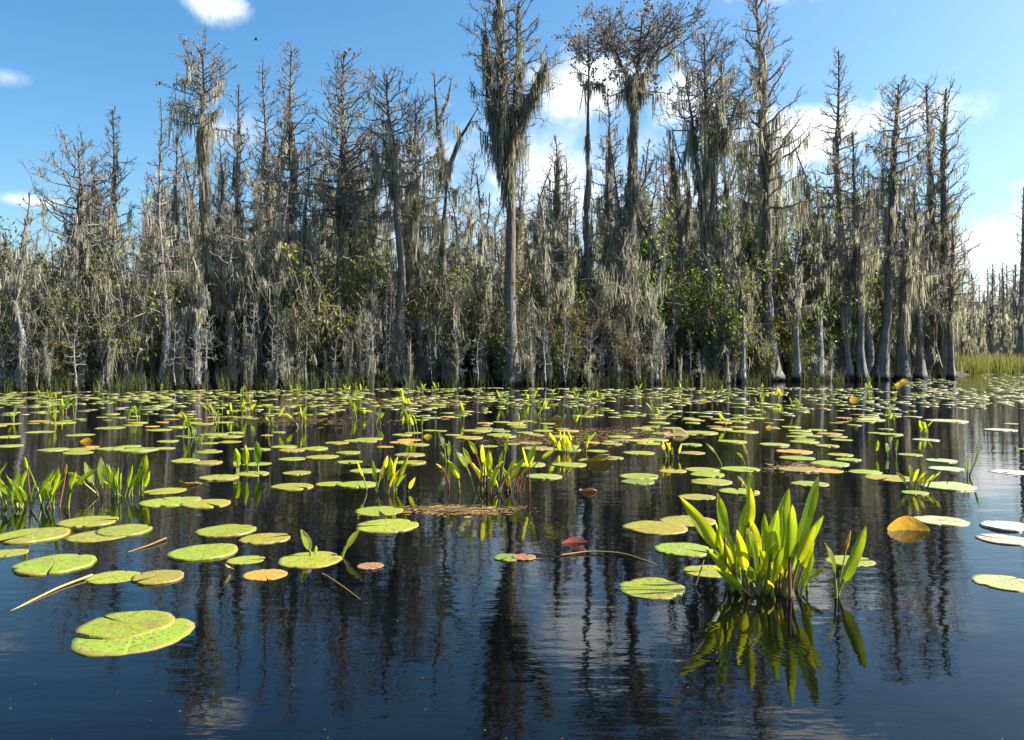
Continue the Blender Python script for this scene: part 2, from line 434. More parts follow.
def gen_tree(seed, stems, crown0, style="cone", nl=26, lmax=2.0, twig=1.0, drapes=60, drape_len=0.9, sleeve=None, sleeve_n=300,
             flare=1.0, wob=0.08, cones=0, wide=0.05, droop=0.0, thk=1.0, name="cypress_tree", barkmat="bark", twigmat="twig", mossmat="moss"):
    """stems: list of (keys, r_bottom, r_top, with_flare); metres, z up, base at origin"""
    rs = np.random.default_rng(seed)
    tb, cb, mo = MB(), MB(), MB()
    ST = []
    for keys, r0, r1, fl in stems:
        P = smooth_path(keys, 26, wob if fl else wob * 0.5, rs)
        u = np.linspace(0, 1, 26)
        R = r0 + (r1 - r0) * u ** 1.25
        R *= 1 + rs.normal(0, 0.05, 26)
        if fl:
            hh = P[:, 2] - P[0, 2]
            R += r0 * flare * (0.75 * np.exp(-hh / 0.5) + 0.3 * np.exp(-hh / 2.0))
            # fluted buttress below
            k = 12; a = np.arange(k) / k * 6.2832
            ph = rs.uniform(0, 6.28)
            hs_ = np.concatenate([[P[0, 2] - 0.5, P[0, 2], P[0, 2] + 0.25, P[0, 2] + 0.6], P[2:, 2]])
            PP = np.stack([np.interp(hs_, P[:, 2], P[:, 0]), np.interp(hs_, P[:, 2], P[:, 1]), hs_], -1)
            RR = np.interp(hs_, P[:, 2], R)
            fl_amp = 0.28 * np.exp(-np.maximum(hs_ - P[0, 2], 0) / 1.3) + 0.06
            ring = 1 + fl_amp[:, None] * np.cos(5 * a + ph)[None] + 0.05 * rs.normal(0, 1, (len(hs_), k))
            V = PP[:, None, :] + (RR[:, None] * ring)[:, :, None] * np.stack([np.cos(a), np.sin(a), 0 * a], -1)[None]
            idx = np.arange(len(hs_) * k).reshape(-1, k)
            Q = np.stack([idx[:-1], np.roll(idx[:-1], -1, 1), np.roll(idx[1:], -1, 1), idx[1:]], -1).reshape(-1, 4)
            tb.add(V.reshape(-1, 3), Q)
        else:
            tubes(tb, P, R, 7)
        ST.append((P, R))
    top = max(P[-1, 2] for P, _ in ST)
    limbP, limbR, limbT = [], [], []
    for si, (P, R) in enumerate(ST):
        n_here = int(nl * 1.5) if si == 0 else nl
        for i in range(n_here):
            tt = (i + rs.random()) / n_here
            zc = crown0 + (top - crown0) * tt * 0.985
            if zc < P[0, 2] + 0.3 or zc > P[-1, 2] - 0.02: continue
            s0 = np.array([np.interp(zc, P[:, 2], P[:, 0]), np.interp(zc, P[:, 2], P[:, 1]), zc])
            rt = float(np.interp(zc, P[:, 2], R))
            az = i * 2.4 + rs.uniform(-0.6, 0.6)
            hd = np.array([math.cos(az), math.sin(az), 0.0])
            q = np.linspace(0, 1, 7)
            if style == "flat":
                if tt < 0.3: L = lmax * rs.uniform(0.25, 0.75); rise = rs.uniform(-0.1, 0.45) * L
                else:
                    L = lmax * rs.uniform(0.2, 1.0) ** .6; rise = (top - zc) * rs.uniform(0.86, 1.0) - 0.28 * L * L / max(lmax, .1)
                    rise += rs.normal(0, 0.12)
                pts = s0 + hd * (L * q)[:, None] + np.array([0, 0, 1.0]) * (rise * q ** .9)[:, None]
            else:
                if style == "cone": prof = (1 - tt) ** 0.75 * 1.0 + 0.2
                elif style == "round": prof = 0.35 + 0.65 * math.sin(math.pi * min(1, 0.15 + 0.8 * tt)) if tt < 0.95 else 0.3
                else: prof = 0.75 - 0.3 * tt
                L = lmax * prof * rs.uniform(0.65, 1.25)
                e0 = R_(-8 + 42 * tt + rs.uniform(-14, 14) - droop); e1 = e0 + R_(rs.uniform(5, 40))
                ee = e0 + (e1 - e0) * q
                dz = np.cumsum(np.sin(ee)) / 7 * L; dr = np.cumsum(np.cos(ee)) / 7 * L
                dz -= dz[0]; dr -= dr[0]
                pts = s0 + hd * dr[:, None] + np.array([0, 0, 1.0]) * dz[:, None]
            wv = np.cumsum(rs.normal(0, 0.035 * L, (7, 3)), 0); wv -= wv[0]
            pts = pts + wv
            r = min(rt * 0.6, 0.014 + 0.02 * L) + 0.006
            limbP.append(pts); limbR.append((r + (0.011 - r) * q ** 0.8) * thk); limbT.append(tt)
    LP, LR, LT = np.array(limbP), np.array(limbR), np.array(limbT)
    tubes(cb, LP, LR, 5)
    # second and third order twigs
    seg = np.linalg.norm(LP[:, -1] - LP[:, 0], axis=1)
    sp, sdv, sl, owner = [], [], [], []
    for j in range(len(LP)):
        ns = max(2, int((2.5 + seg[j] * 5.0) * twig))
        s = 1 - rs.random(ns) ** 1.3 * 0.85
        f = s * 6; i0 = np.minimum(f.astype(int), 5); fr = (f - i0)[:, None]
        pt = LP[j][i0] * (1 - fr) + LP[j][i0 + 1] * fr
        tg = norm(LP[j][i0 + 1] - LP[j][i0])
        dv = norm(tg * rs.uniform(0.4, 1.0, (ns, 1)) + rs.normal(0, 0.55, (ns, 3)) + np.array([0, 0, 0.28]) * (1 if style != "flat" else 0.5))
        sp.append(pt); sdv.append(dv); sl.append((0.14 + 0.36 * seg[j]) * rs.uniform(0.45, 1.1, ns) * (1.15 - 0.5 * s)); owner.append(np.full(ns, LT[j]))
    sp, sdv, sl, owner = np.concatenate(sp), np.concatenate(sdv), np.concatenate(sl), np.concatenate(owner)
    bend = rs.normal(0, 0.18, sp.shape) + np.array([0, 0, 0.12])
    S = np.stack([sp, sp + sdv * (sl * 0.5)[:, None], sp + norm(sdv + bend) * sl[:, None]], 1)
    tubes(cb, S, np.stack([0.012 + 0.008 * np.minimum(sl, 1.2), 0.011 + 0.004 * sl, 0.008 + 0 * sl], 1) * thk, 3)
    nt = 4
    f = rs.uniform(0.25, 1, (len(S), nt))[:, :, None]
    tp = S[:, None, 0] * (1 - f) + S[:, None, 2] * f
    td = norm(norm(S[:, 2] - S[:, 0])[:, None] * 0.8 + rs.normal(0, 0.55, tp.shape) + np.array([0, 0, 0.15]))
    tl = (0.1 + 0.42 * sl)[:, None] * rs.uniform(0.4, 1.1, (len(S), nt))
    tp, td, tl = tp.reshape(-1, 3), td.reshape(-1, 3), tl.ravel()
    keep = rs.random(len(tl)) < min(1.0, twig)
    tp, td, tl = tp[keep], td[keep], tl[keep]
    tubes(cb, np.stack([tp, tp + td * tl[:, None]], 1), np.stack([0.0105 + 0 * tl, 0.007 + 0 * tl], 1) * thk, 3)
    if cones:
        tips = tp + td * tl[:, None]
        tips = tips[rs.random(len(tips)) < cones]
        c = rs.normal(0, 0.01, tips.shape) + tips; s = rs.uniform(0.03, 0.065, len(c))[:, None, None]
        o6 = np.array([[1, 0, 0], [0, 1, 0], [-1, 0, 0], [0, -1, 0], [0, 0, 1.3], [0, 0, -1.3]])
        V = (c[:, None] + o6[None] * s).reshape(-1, 3)
        F = np.array([[0, 1, 4], [1, 2, 4], [2, 3, 4], [3, 0, 4], [1, 0, 5], [2, 1, 5], [3, 2, 5], [0, 3, 5]])
        cb.add(V, None, ((np.arange(len(c)) * 6)[:, None, None] + F[None]).reshape(-1, 3))
    # spanish moss: drapes on limbs, sleeves on trunk
    if drapes:
        wgt = (1.0 - LT) ** (1.7 if style != 'flat' else 3.5) * (seg + 0.2) + 1e-6; wgt /= wgt.sum()
        j = rs.choice(len(LP), drapes, p=wgt)
        s = rs.beta(1.3, 1.5, drapes) * 5.99
        i0 = s.astype(int); fr = (s - i0)[:, None]
        pt = LP[j, i0] * (1 - fr) + LP[j, i0 + 1] * fr
        dl = .82 * drape_len * rs.lognormal(0, 0.45, drapes) * (1.15 - 0.7 * LT[j])
        k = 13
        tgt = norm(LP[j, i0 + 1] - LP[j, i0])
        pp = pt[:, None] + tgt[:, None] * rs.normal(0, 0.13, (drapes, k, 1)) + rs.normal(0, 0.045, (drapes, k, 3))
        ll = dl[:, None] * rs.uniform(0.3, 1.05, (drapes, k))
        tint = np.clip(rs.normal(0.5, 0.2, (drapes, 1)) + rs.normal(0, 0.15, (drapes, k)), 0, 1)
        strips(mo, pp.reshape(-1, 3), ll.ravel(), rs.uniform(0.4, 1.15, drapes * k) * wide, tint.ravel(), 0.045)
    if sleeve_n:
        for si, (P, R) in enumerate(ST):
            h0, h1 = sleeve if sleeve else (crown0 * 0.8, crown0 + (top - crown0) * 0.7)
            h0 = max(h0, P[0, 2] + 0.5); h1 = min(h1, P[-1, 2] - 0.2)
            if h1 <= h0: continue
            nc = max(6, sleeve_n // (16 if si == 0 else 36)); k = 14
            hc = rs.uniform(h0, h1, nc)
            lump = rs.random(nc) ** 1.8; hc = h1 - (h1 - h0) * rs.random(nc) ** 0.8
            az = rs.uniform(0, 6.28, (nc, 1)) + rs.normal(0, 0.5, (nc, k))
            hh = hc[:, None] + rs.normal(0, 0.15, (nc, k))
            rad = np.interp(hh, P[:, 2], R) + 0.02 + (0.2 * lump)[:, None] * rs.random((nc, k))
            pp = np.stack([np.interp(hh, P[:, 2], P[:, 0]) + rad * np.cos(az), np.interp(hh, P[:, 2], P[:, 1]) + rad * np.sin(az), hh], -1).reshape(-1, 3)
            tint = np.clip(rs.normal(0.42, 0.2, (nc, 1)) + rs.normal(0, 0.15, (nc, k)), 0, 1)
            strips(mo, pp, (0.35 + 0.75 * lump[:, None] + rs.uniform(0, 0.35, (nc, k))).ravel(), rs.uniform(0.45, 1.2, nc * k) * wide * 1.1, tint.ravel(), 0.04)
    root = empty(name)
    tb.obj("trunk", barkmat, root)
    cb.obj("crown", twigmat, root)
    if mo.n: mo.obj("hanging_moss", mossmat, root)["kind"] = "stuff"
    return root

TREES = []   # (px, depth, noun phrase) for labels of the trees behind
def hero(label, short, base, dd, top, w, style="cone", mids=(), crown=None, lpx=40, nl=30, forks=(), sleeve=None, sleeve_n=500, cat="cypress tree", **kw):
    """a tree of its own, measured at its own distance"""
    kw.setdefault('twig', 1.0 if style == 'flat' else .68); lpx *= 1.22
    d = shore(base) + dd
    s = d / FPX
    bx = X(base, d)
    z0 = 0.0
    rs = np.random.default_rng(len(TREES) + 500)
    H = Z(top[1], d)
    r0 = max(0.05, w * s * 0.5)
    keys = [(0, 0, 0)] + [(Z(py, d), X(px, d) - bx, rs.normal(0, 0.15)) for px, py in mids] + [(H, X(top[0], d) - bx, rs.normal(0, 0.3))]
    stems = [(keys, r0, max(0.025, r0 * 0.16), True)]
    for f in forks:
        stems.append(([(Z(py, d), X(px, d) - bx, dy) for px, py, dy in f[0]], f[1] * s * 0.5, 0.02, False))
    c0 = Z(crown if crown else top[1] + 0.6 * (385 - top[1]), d)
    sl = (Z(sleeve[1], d), Z(sleeve[0], d)) if sleeve else None
    root = gen_tree(900 + len(TREES), stems, c0, style, nl, lpx * s, sleeve=sl, sleeve_n=sleeve_n, **kw)
    root.location = (bx, d, z0)
    tag(root, label, cat, "moss-hung cypresses standing along the bank")
    TREES.append((base, d, short))
    return root

hero("tall cypress with the moss-sleeved trunk and long bare boughs reaching over the low outer trees", "wide-boughed outer cypress", 86, 3, (82, 150), 7, "round", [(84, 250)], 265, 44, 34, sleeve=(185, 300), drapes=40, mossmat="moss_dark")
hero("cypress stem thickly sleeved in shade-dark moss, close beside the wide-boughed outer cypress", "dark sleeved cypress", 98, 5, (92, 166), 7, "cone", [(93, 230)], 250, 24, 26, sleeve=(175, 330), sleeve_n=900, drapes=30, mossmat="moss_dark")
hero("slender pointed cypress with a narrow bare tip beside the dark sleeved stem", "slender pointed cypress", 116, 4, (113, 110), 5, "cone", [(114, 230)], 300, 26, 46, sleeve=(150, 300), sleeve_n=450, drapes=50)
hero("thin sparse cypress pole standing clear in the gap before the tall round-headed cypress", "thin sparse cypress pole", 159, 9, (160, 98), 4, "cone", (), 300, 15, 38, sleeve=(130, 230), sleeve_n=160, drapes=25)
hero("lean cypress with short ragged twigs just beside the tall round-headed cypress", "lean ragged cypress", 176, 8, (176, 95), 4.5, "cone", (), 300, 20, 40, sleeve=(150, 260), sleeve_n=300, drapes=50, mossmat="moss_dark")
hero("tall round-headed cypress with an open bare dome above a thick moss-wrapped trunk", "tall round-headed cypress", 208, 4, (205, 54), 8, "round", [(204, 150)], 130, 36, 30, sleeve=(104, 300), sleeve_n=900, drapes=70, cones=0.1)
hero("shorter mossy cypress with spiky crown beside the tall round-headed cypress", "spiky mossy cypress", 238, 7, (238, 84), 6, "cone", (), 300, 24, 44, sleeve=(115, 290), sleeve_n=700, drapes=70)
hero("leaning twin-crowned cypress with fine upswept twigs, next to the highest pointed cypress", "upswept twin cypress", 270, 7, (264, 62), 5, "cone", (), 260, 24, 44, forks=[([(268, 200, 0), (282, 140, 0.3), (286, 92, 0.5)], 4)], sleeve=(130, 280), sleeve_n=400, drapes=60)
hero("high pointed cypress with feathery bare tip and heavy moss down its middle", "high feathery cypress", 288, 4, (289, 41), 8, "cone", (), 270, 34, 56, sleeve=(100, 310), sleeve_n=900, drapes=110)
hero("big conical cypress with broad layered boughs and a double dark trunk", "big conical cypress", 338, 4, (343, 50), 9, "cone", [(341, 200)], 230, 44, 60, forks=[([(346, 330, 0), (350, 240, 0.3), (352, 150, 0.3)], 7)], sleeve=(130, 290), sleeve_n=1000, drapes=120, cones=0.06)
hero("thin moss column of a broken cypress between the big conical one and the kinked trunk", "broken moss column", 373, 9, (374, 120), 6, "cone", (), 260, 16, 22, sleeve=(165, 260), sleeve_n=700, drapes=40, mossmat="moss_dark")
hero("stout cypress with a kinked swollen trunk and pale sunlit bark", "kinked stout cypress", 398, 2, (388, 77), 10, "round", [(404, 285), (402, 262), (393, 180), (389, 130)], 190, 38, 34, sleeve=(130, 200), sleeve_n=300, drapes=90, flare=0.6)
hero("straight grey cypress with a spreading head beside the kinked stout cypress", "straight grey cypress", 420, 3, (416, 100), 7, "round", [(418, 250)], 230, 38, 34, sleeve=(200, 300), sleeve_n=300, drapes=100)
hero("forked cypress whose bare trunk splits into a wide open letter V", "forked bare cypress", 441, 5, (438, 150), 8, "open", [(442, 240), (447, 172)], 190, 22, 10, forks=[([(446, 178, 0), (437, 120, 0.2), (434, 70, 0.1)], 7), ([(446, 178, 0), (460, 140, -0.2), (478, 110, -0.3)], 6), ([(437, 125, 0.2), (448, 95, 0.3), (452, 72, 0.4)], 4)], sleeve=(200, 330), sleeve_n=400, drapes=50, wob=0.03)
hero("giant cypress towering highest over the wood, curtained with the heaviest hanging moss", "giant cypress", 512, 0.6, (498, -34), 12, "round", [(511, 270), (508, 200), (503, 110)], 150, 27, 44,
     forks=[([(506, 165, 0), (516, 90, 0.3), (520, -10, 0.5)], 9), ([(506, 170, 0), (492, 110, -0.3), (486, 20, -0.4)], 8), ([(507, 150, 0), (530, 100, -0.2), (545, 60, -0.3)], 6)],
     sleeve=(-10, 190), sleeve_n=1500, drapes=130, drape_len=1.2, wide=0.055, flare=.6)
hero("mossy broken cypress column standing behind the giant cypress", "broken column behind the giant", 536, 8, (537, 205), 6, "cone", (), 260, 18, 24, sleeve=(225, 320), sleeve_n=900, drapes=60, mossmat="moss_dark")
hero("moss-heavy cypress with stubby head between the giant and the small flat-topped one", "stubby mossy cypress", 562, 6, (556, 135), 6, "cone", (), 270, 26, 34, sleeve=(150, 330), sleeve_n=900, drapes=110, drape_len=1.2)
hero("small flat-topped cypress with a straight moss-edged trunk and thin level crown", "small flat-topped cypress", 590, 4, (588, 38), 7, "flat", [(588, 200)], 85, 34, 13, sleeve=(110, 340), sleeve_n=600, drapes=24, cones=0.3)
hero("slim cypress strung with moss, squeezed between the two flat-topped cypresses", "slim strung cypress", 611, 6, (608, 88), 5, "cone", [(609, 200)], 260, 24, 40, sleeve=(120, 310), sleeve_n=900, drapes=70, drape_len=1.2)
hero("broad flat-topped cypress with an umbrella crown dotted with cones", "broad flat-topped cypress", 616, 3, (642, 18), 12, "flat", [(619, 330), (627, 240), (634, 160), (636, 90)], 95, 52, 17, forks=[([(637, 92, 0), (655, 55, 0.2), (668, 28, 0.1)], 6), ([(636, 100, 0), (618, 60, -0.2), (606, 36, -0.2)], 5)], sleeve=(85, 300), sleeve_n=1400, drapes=70, cones=0.32, drape_len=1.0)
hero("leaning shade-dark moss pillar of a dead cypress below the broad flat-topped crown", "leaning moss pillar", 684, 6, (672, 140), 8, "cone", [(682, 260)], 250, 20, 22, sleeve=(150, 290), sleeve_n=1000, drapes=50, mossmat="moss_dark")
hero("many-stemmed cypress with a wide vase-shaped crown of crossing boughs", "vase-shaped cypress", 708, 3, (704, 34), 8, "round", [(706, 200)], 150, 40, 34, forks=[([(707, 250, 0), (718, 150, 0.3), (724, 60, 0.4)], 6), ([(706, 220, 0), (692, 140, -0.3), (684, 80, -0.4)], 6), ([(706, 180, 0), (730, 120, -0.3), (742, 90, -0.4)], 4)], sleeve=(120, 280), sleeve_n=700, drapes=170, drape_len=1.1)
hero("very tall cypress with stout moss-clad trunk and long upswept boughs before the white cloud", "tall cloud-backed cypress", 769, 2, (757, -4), 12, "open", [(768, 260), (764, 160), (759, 70)], 215, 62, 44, sleeve=(40, 240), sleeve_n=700, drapes=150, drape_len=1.5, droop=-10)
hero("spire-shaped cypress with a bare needle tip in front of the white cloud", "spire-shaped cypress", 841, 4, (839, 50), 7, "cone", (), 250, 30, 52, sleeve=(110, 240), sleeve_n=600, drapes=80, drape_len=1.2)
hero("dark sleeved cypress stub beside the spire-shaped cypress", "dark sleeved stub", 862, 0.5, (856, 130), 7, "cone", [(858, 260)], 260, 22, 30, sleeve=(180, 300), sleeve_n=600, drapes=70)
hero("curving cypress whose trunk sweeps from the waterline up to a ragged head", "curving ragged cypress", 881, 0.2, (896, 86), 9, "round", [(884, 320), (891, 220), (896, 140)], 190, 34, 36, sleeve=(110, 260), sleeve_n=600, drapes=100)
hero("outer cypress with crooked upright boughs, first of the tight pair at the corner", "first corner cypress", 930, 3, (927, 86), 9, "open", [(930, 240)], 250, 34, 44, sleeve=(130, 330), sleeve_n=1000, drapes=110)
hero("corner cypress flinging long bare boughs over the gap to the marsh", "bough-flinging corner cypress", 945, 1.5, (944, 90), 10, "open", [(943, 240)], 300, 46, 44, sleeve=(120, 330), sleeve_n=1000, drapes=100)
hero("cypress bole standing in the water in front of the curving ragged cypress", "bole in the water", 903, -1.0, (905, 205), 9, "cone", [(904, 300)], 290, 18, 20, sleeve=(215, 330), sleeve_n=500, drapes=60, flare=0.8)
hero("narrow wading cypress covered in grey moss between the bole and the corner pair", "narrow wading cypress", 920, -0.5, (918, 180), 6, "cone", (), 280, 18, 24, sleeve=(200, 340), sleeve_n=500, drapes=70)
hero("small mossy cypress set outermost in the water at the corner of the wood", "small outermost cypress", 951, -2.0, (952, 215), 5, "cone", (), 320, 24, 30, sleeve=(230, 340), sleeve_n=300, drapes=60)
hero("lone thin dark cypress at the edge of the far marsh", "lone marsh cypress", 1021, 22, (1020, 188), 6, "cone", (), 330, 14, 44, sleeve=(230, 330), sleeve_n=160, drapes=20)

# trees that fill the wood behind: a few kinds, each built once and copied
ENV = np.array([(-120, 240), (0, 250), (50, 210), (110, 175), (160, 150), (205, 120), (300, 115), (400, 125), (480, 150), (600, 125), (760, 120), (850, 140), (950, 150), (985, 260)], float)
fills = []
for k in range(16):
    Hk = 12.0 + (k % 4)
    st = ["cone", "cone", "round", "open"][k % 4]
    keys = [(0, 0, 0), (Hk * 0.5, random.uniform(-.8, .8), random.uniform(-.5, .5)), (Hk * .8, random.uniform(-.9, .9), random.uniform(-.5, .5)), (Hk, random.uniform(-1.2, 1.2), random.uniform(-.7, .7))]
    stems = [(keys, random.uniform(.13, .22), 0.025, True)]
    if k % 3 == 1: stems.append(([(Hk * .45, 0.1, 0), (Hk * .7, .7, .3), (Hk * .93, .9, .4)], 0.1, 0.02, False))
    thin = k >= 8
    r = gen_tree(300 + k, stems, Hk * random.uniform(.25, .45), "cone" if thin else st, 22 if thin else 36, random.uniform(.7, 1.1) if thin else random.uniform(1.2, 1.9), 0.6, random.randint(60, 110) if thin else random.randint(110, 180), 1.15,
                 (Hk * .12, Hk * random.uniform(.6, .9)), random.randint(500, 800), wob=.16, mossmat="moss_dark" if k % 4 == 3 else "moss")
    fills.append((r, Hk))
FILL = []
for i in range(170):
    px = -60 + 1015 * ((i * 0.61803) % 1.0)
    d = shore(px) + 3.5 + 34 * random.random() ** 1.25
    FILL.append((px, d))
FILL.sort(key=lambda a: a[1])
cnt = {}
for i, (px, d) in enumerate(FILL):
    k = i % len(fills)
    r, Hk = fills[k]
    o = r if i < len(fills) else copy_thing(r)
    py = float(np.interp(px, ENV[:, 0], ENV[:, 1])) + random.uniform(8, 120)
    s = max(0.35, Z(py, d) / Hk)
    o.location = (X(px, d), d, 0.05)
    o.scale = (s * .95, s * .95, s); o.rotation_euler = (random.uniform(-.045, .045), random.uniform(-.045, .045), random.uniform(0, 6.28))
    near = min(TREES, key=lambda h: abs(h[0] - px))[2]
    c = cnt.get(near, 0); cnt[near] = c + 1
    tag(o, f"grey mossy cypress inside the wood, {ordinal(c)} behind the {near}", "cypress tree", "cypresses filling the wood behind the bank")

young = []
for k in range(6):
    Hk = 8.0
    r = gen_tree(360 + k, [([(0, 0, 0), (4, random.uniform(-.3, .3), random.uniform(-.2, .2)), (Hk, random.uniform(-.6, .6), random.uniform(-.3, .3))], random.uniform(.08, .13), .02, True)], Hk * random.uniform(.3, .5),
                 ["cone", "round", "open"][k % 3], 16, random.uniform(.6, 1.1), .55, 40, .7, (2.2, 6), 120, flare=1.0, barkmat="bark_young")
    young.append(r)
YG = sorted([(-20 + 970 * ((i * .61803 + .3) % 1.0), random.uniform(.3, 4.5), random.uniform(170, 285)) for i in range(52)])
cnt = {}
for i, (px, dd, py) in enumerate(YG):
    o = young[i % 6] if i < 6 else copy_thing(young[i % 6])
    d = shore(px) + dd; s = Z(py, d) / 8.0
    w_ = s * random.uniform(.9, 1.3)
    o.location = (X(px, d), d, 0.0); o.scale = (w_, w_, s); o.rotation_euler = (random.uniform(-.04, .04), random.uniform(-.05, .05), random.uniform(0, 6.28))
    near = min(TREES, key=lambda h: abs(h[0] - px))[2]
    c = cnt.get(near, 0); cnt[near] = c + 1
    tag(o, f"slim young grey-trunked cypress at the bank, {ordinal(c)} to the {near}", "cypress tree", "young cypresses at the front of the wood")

# far trees across the marsh, and beyond the wood's outer ends
far = []
for k in range(5):
    Hk = 9.0
    r = gen_tree(700 + k, [([(0, 0, 0), (Hk, random.uniform(-.4, .4), 0)], .12, .03, True)], Hk * .25, "cone", 26, 1.1, 0.6, 60, 0.9, (2, 7), 200, wide=0.08, mossmat="moss")
    far.append(r)
pos = []
for i in range(100):
    if i % 5: px = random.uniform(915, 1075); d = random.uniform(94, 150); py = random.uniform(262, 314)
    else: px = random.uniform(-60, 95); d = random.uniform(48, 75); py = random.uniform(215, 290)
    pos.append((px, d, py))
pos.sort(key=lambda a: (a[0] < 500, a[0]))
cr = cl = 0
for i, (px, d, py) in enumerate(pos):
    o = far[i % 5] if i < 5 else copy_thing(far[i % 5])
    s = Z(py, d) / 9.0
    o.location = (X(px, d), d, 0); o.scale = (s, s, s); o.rotation_euler = (0, 0, random.uniform(0, 6.28))
    if px > 500:
        tag(o, f"small far-off cypress across the marsh, {ordinal(cr)} to the corner of the wood", "cypress tree", "far trees across the marsh"); cr += 1
    else:
        tag(o, f"low thin cypress in the outer end of the wood, {ordinal(cl)} to its open end", "cypress tree", "thin trees at the wood's outer end"); cl += 1

# pale dead saplings along the water's edge
saps = []
for k in range(14):
    Hk = 3.0
    keys = [(0, 0, 0), (Hk * .5, random.uniform(-.12, .12), random.uniform(-.1, .1)), (Hk, random.uniform(-.25, .25), random.uniform(-.2, .2))]
    stems = [(keys, random.uniform(.04, .06), 0.012, True)]
    if k % 3 == 0: stems.append(([(.3, 0.03, 0), (Hk * .4, .25, .1), (Hk * .8, .38, .1)], 0.04, 0.01, False))
    r = gen_tree(800 + k, stems, Hk * random.uniform(.22, .4), ["open", "cone", "round"][k % 3], 15, random.uniform(.5, 1.0), 0.6, 14 if k % 2 else 0, 0.35, (Hk * .3, Hk * .8), 40 if k % 2 else 0,
                 flare=0.5, wob=0.06, thk=.6, name="dead_sapling", barkmat="bark_pale", twigmat="twig_pale", droop=10, wide=0.04)
    saps.append(r)
SAP = [(76, 323, "bare"), (107, 290, ""), (134, 300, ""), (229, 317, ""), (250, 303, ""), (278, 332, ""), (286, 346, ""), (305, 293, ""), (313, 266, ""), (327, 330, ""), (346, 325, ""), (370, 318, ""),
       (386, 256, ""), (409, 330, ""), (432, 338, ""), (458, 326, ""), (484, 334, ""), (545, 324, ""), (551, 346, ""), (639, 350, ""), (652, 316, ""), (656, 322, ""), (660, 318, ""), (665, 330, ""), (681, 350, ""), (700, 352, ""),
       (707, 350, ""), (715, 348, ""), (728, 265, ""), (733, 320, ""), (20, 335, ""), (48, 330, ""), (170, 322, ""), (196, 330, ""), (600, 345, ""), (776, 345, ""), (800, 340, ""), (830, 342, "")]
for i in range(48): SAP.append((random.uniform(-10, 760), random.uniform(310, 352), ""))
SAP.sort()
cnt = {}
for i, (px, py, _) in enumerate(SAP):
    o = saps[i % 14] if i < 14 else copy_thing(saps[i % 14])
    d = shore(px) + random.uniform(-0.8, 1.6)
    s = Z(py, d) / 3.0
    o.location = (X(px, d), d, 0.0); w_ = random.uniform(.42, .8); o.scale = (min(s, 1.0) * w_, min(s, 1.0) * w_, s)
    o.rotation_euler = (random.uniform(-.06, .06), random.uniform(-.08, .08), random.uniform(0, 6.28))
    near = min(TREES, key=lambda h: abs(h[0] - px))[2]
    size = "tall" if py < 300 else ("short" if py > 338 else "middling")
    c = cnt.get((near, size), 0); cnt[(near, size)] = c + 1
    tag(o, f"{size} whitish dead sapling, {ordinal(c)} of them before the {near}", "sapling", "pale dead saplings along the waterline")


# ------------------------------------------------------------------ shrubs under the trees
def gen_shrub(seed, kind, Hs, Rs, nleaf):
    rs = np.random.default_rng(seed)
    st, lf, mo = MB(), MB(), MB()
    n = 26
    az = rs.uniform(0, 6.28, n); rr = Rs * rs.uniform(.15, 1, n) ** .7; hh = Hs * rs.uniform(.45, 1, n)
    q = np.linspace(0, 1, 6)
    P = np.zeros((n, 6, 3))
    P[:, :, 0] = (np.cos(az) * rr)[:, None] * q ** 1.4; P[:, :, 1] = (np.sin(az) * rr)[:, None] * q ** 1.4; P[:, :, 2] = hh[:, None] * q
    wv = np.cumsum(rs.normal(0, .05 * Hs / 3, (n, 6, 3)), 1); P += wv - wv[:, :1]
    tubes(st, P, np.linspace(.028, .008, 6)[None] * np.ones((n, 1)), 4)
    m = 180
    j = rs.integers(0, n, m); i = rs.integers(2, 6, m)
    a = P[j, i]; dv = norm(rs.normal(0, 1, (m, 3)) + np.array([0, 0, .4])); ln = rs.uniform(.25, .8, m) * Hs / 3
    b = a + dv * ln[:, None]
    tubes(st, np.stack([a, (a + b) / 2 + rs.normal(0, .03, a.shape), b], 1), np.array([[.012, .009, .005]]) * np.ones((m, 1)), 3)
    if nleaf:
        k = rs.integers(0, m, nleaf // 9)
        f = rs.random((len(k), 1)); cc = a[k] * (1 - f) + b[k] * f
        cc = (cc[:, None] + rs.normal(0, .14, (len(k), 9, 3))).reshape(-1, 3)
        tint = np.clip(np.repeat(rs.normal(.45, .2, len(k)), 9) + rs.normal(0, .16, len(cc)), 0, 1)
        leaves(lf, cc, rs.uniform(.07, .15, len(cc)), tint)
    if kind in ("moss", "mixed"):
        nm = 190 if kind == "moss" else 60
        k = rs.integers(0, m, nm); f = rs.random((nm, 1)); cc = a[k] * (1 - f) + b[k] * f
        pp = (cc[:, None] + rs.normal(0, .08, (nm, 8, 3))).reshape(-1, 3)
        tint = np.clip(np.repeat(rs.normal(.42, .2, nm), 8) + rs.normal(0, .15, nm * 8), 0, 1)
        strips(mo, pp, np.minimum(rs.lognormal(-1.25, .5, nm * 8), pp[:, 2].clip(.1)), rs.uniform(.012, .04, nm * 8), tint, .16)
    nm_ = {"moss": "moss_draped_shrub", "mixed": "moss_draped_shrub"}.get(kind, "leafy_shrub")
    root = empty(nm_)
    st.obj("stem", "twig", root)
    if lf.n: lf.obj("foliage", {"autumn": "foliage_autumn", "green": "foliage_green"}.get(kind, "foliage"), root)
    if mo.n: mo.obj("hanging_moss", "moss", root)["kind"] = "stuff"
    return root
SH = {k: [gen_shrub(40 + 10 * a + b, k, 3.4, 1.6, n) for b in range(c)] for a, (k, n, c) in enumerate([("moss", 0, 3), ("mixed", 1500, 3), ("olive", 2600, 3), ("autumn", 2200, 2), ("green", 2600, 2)])}
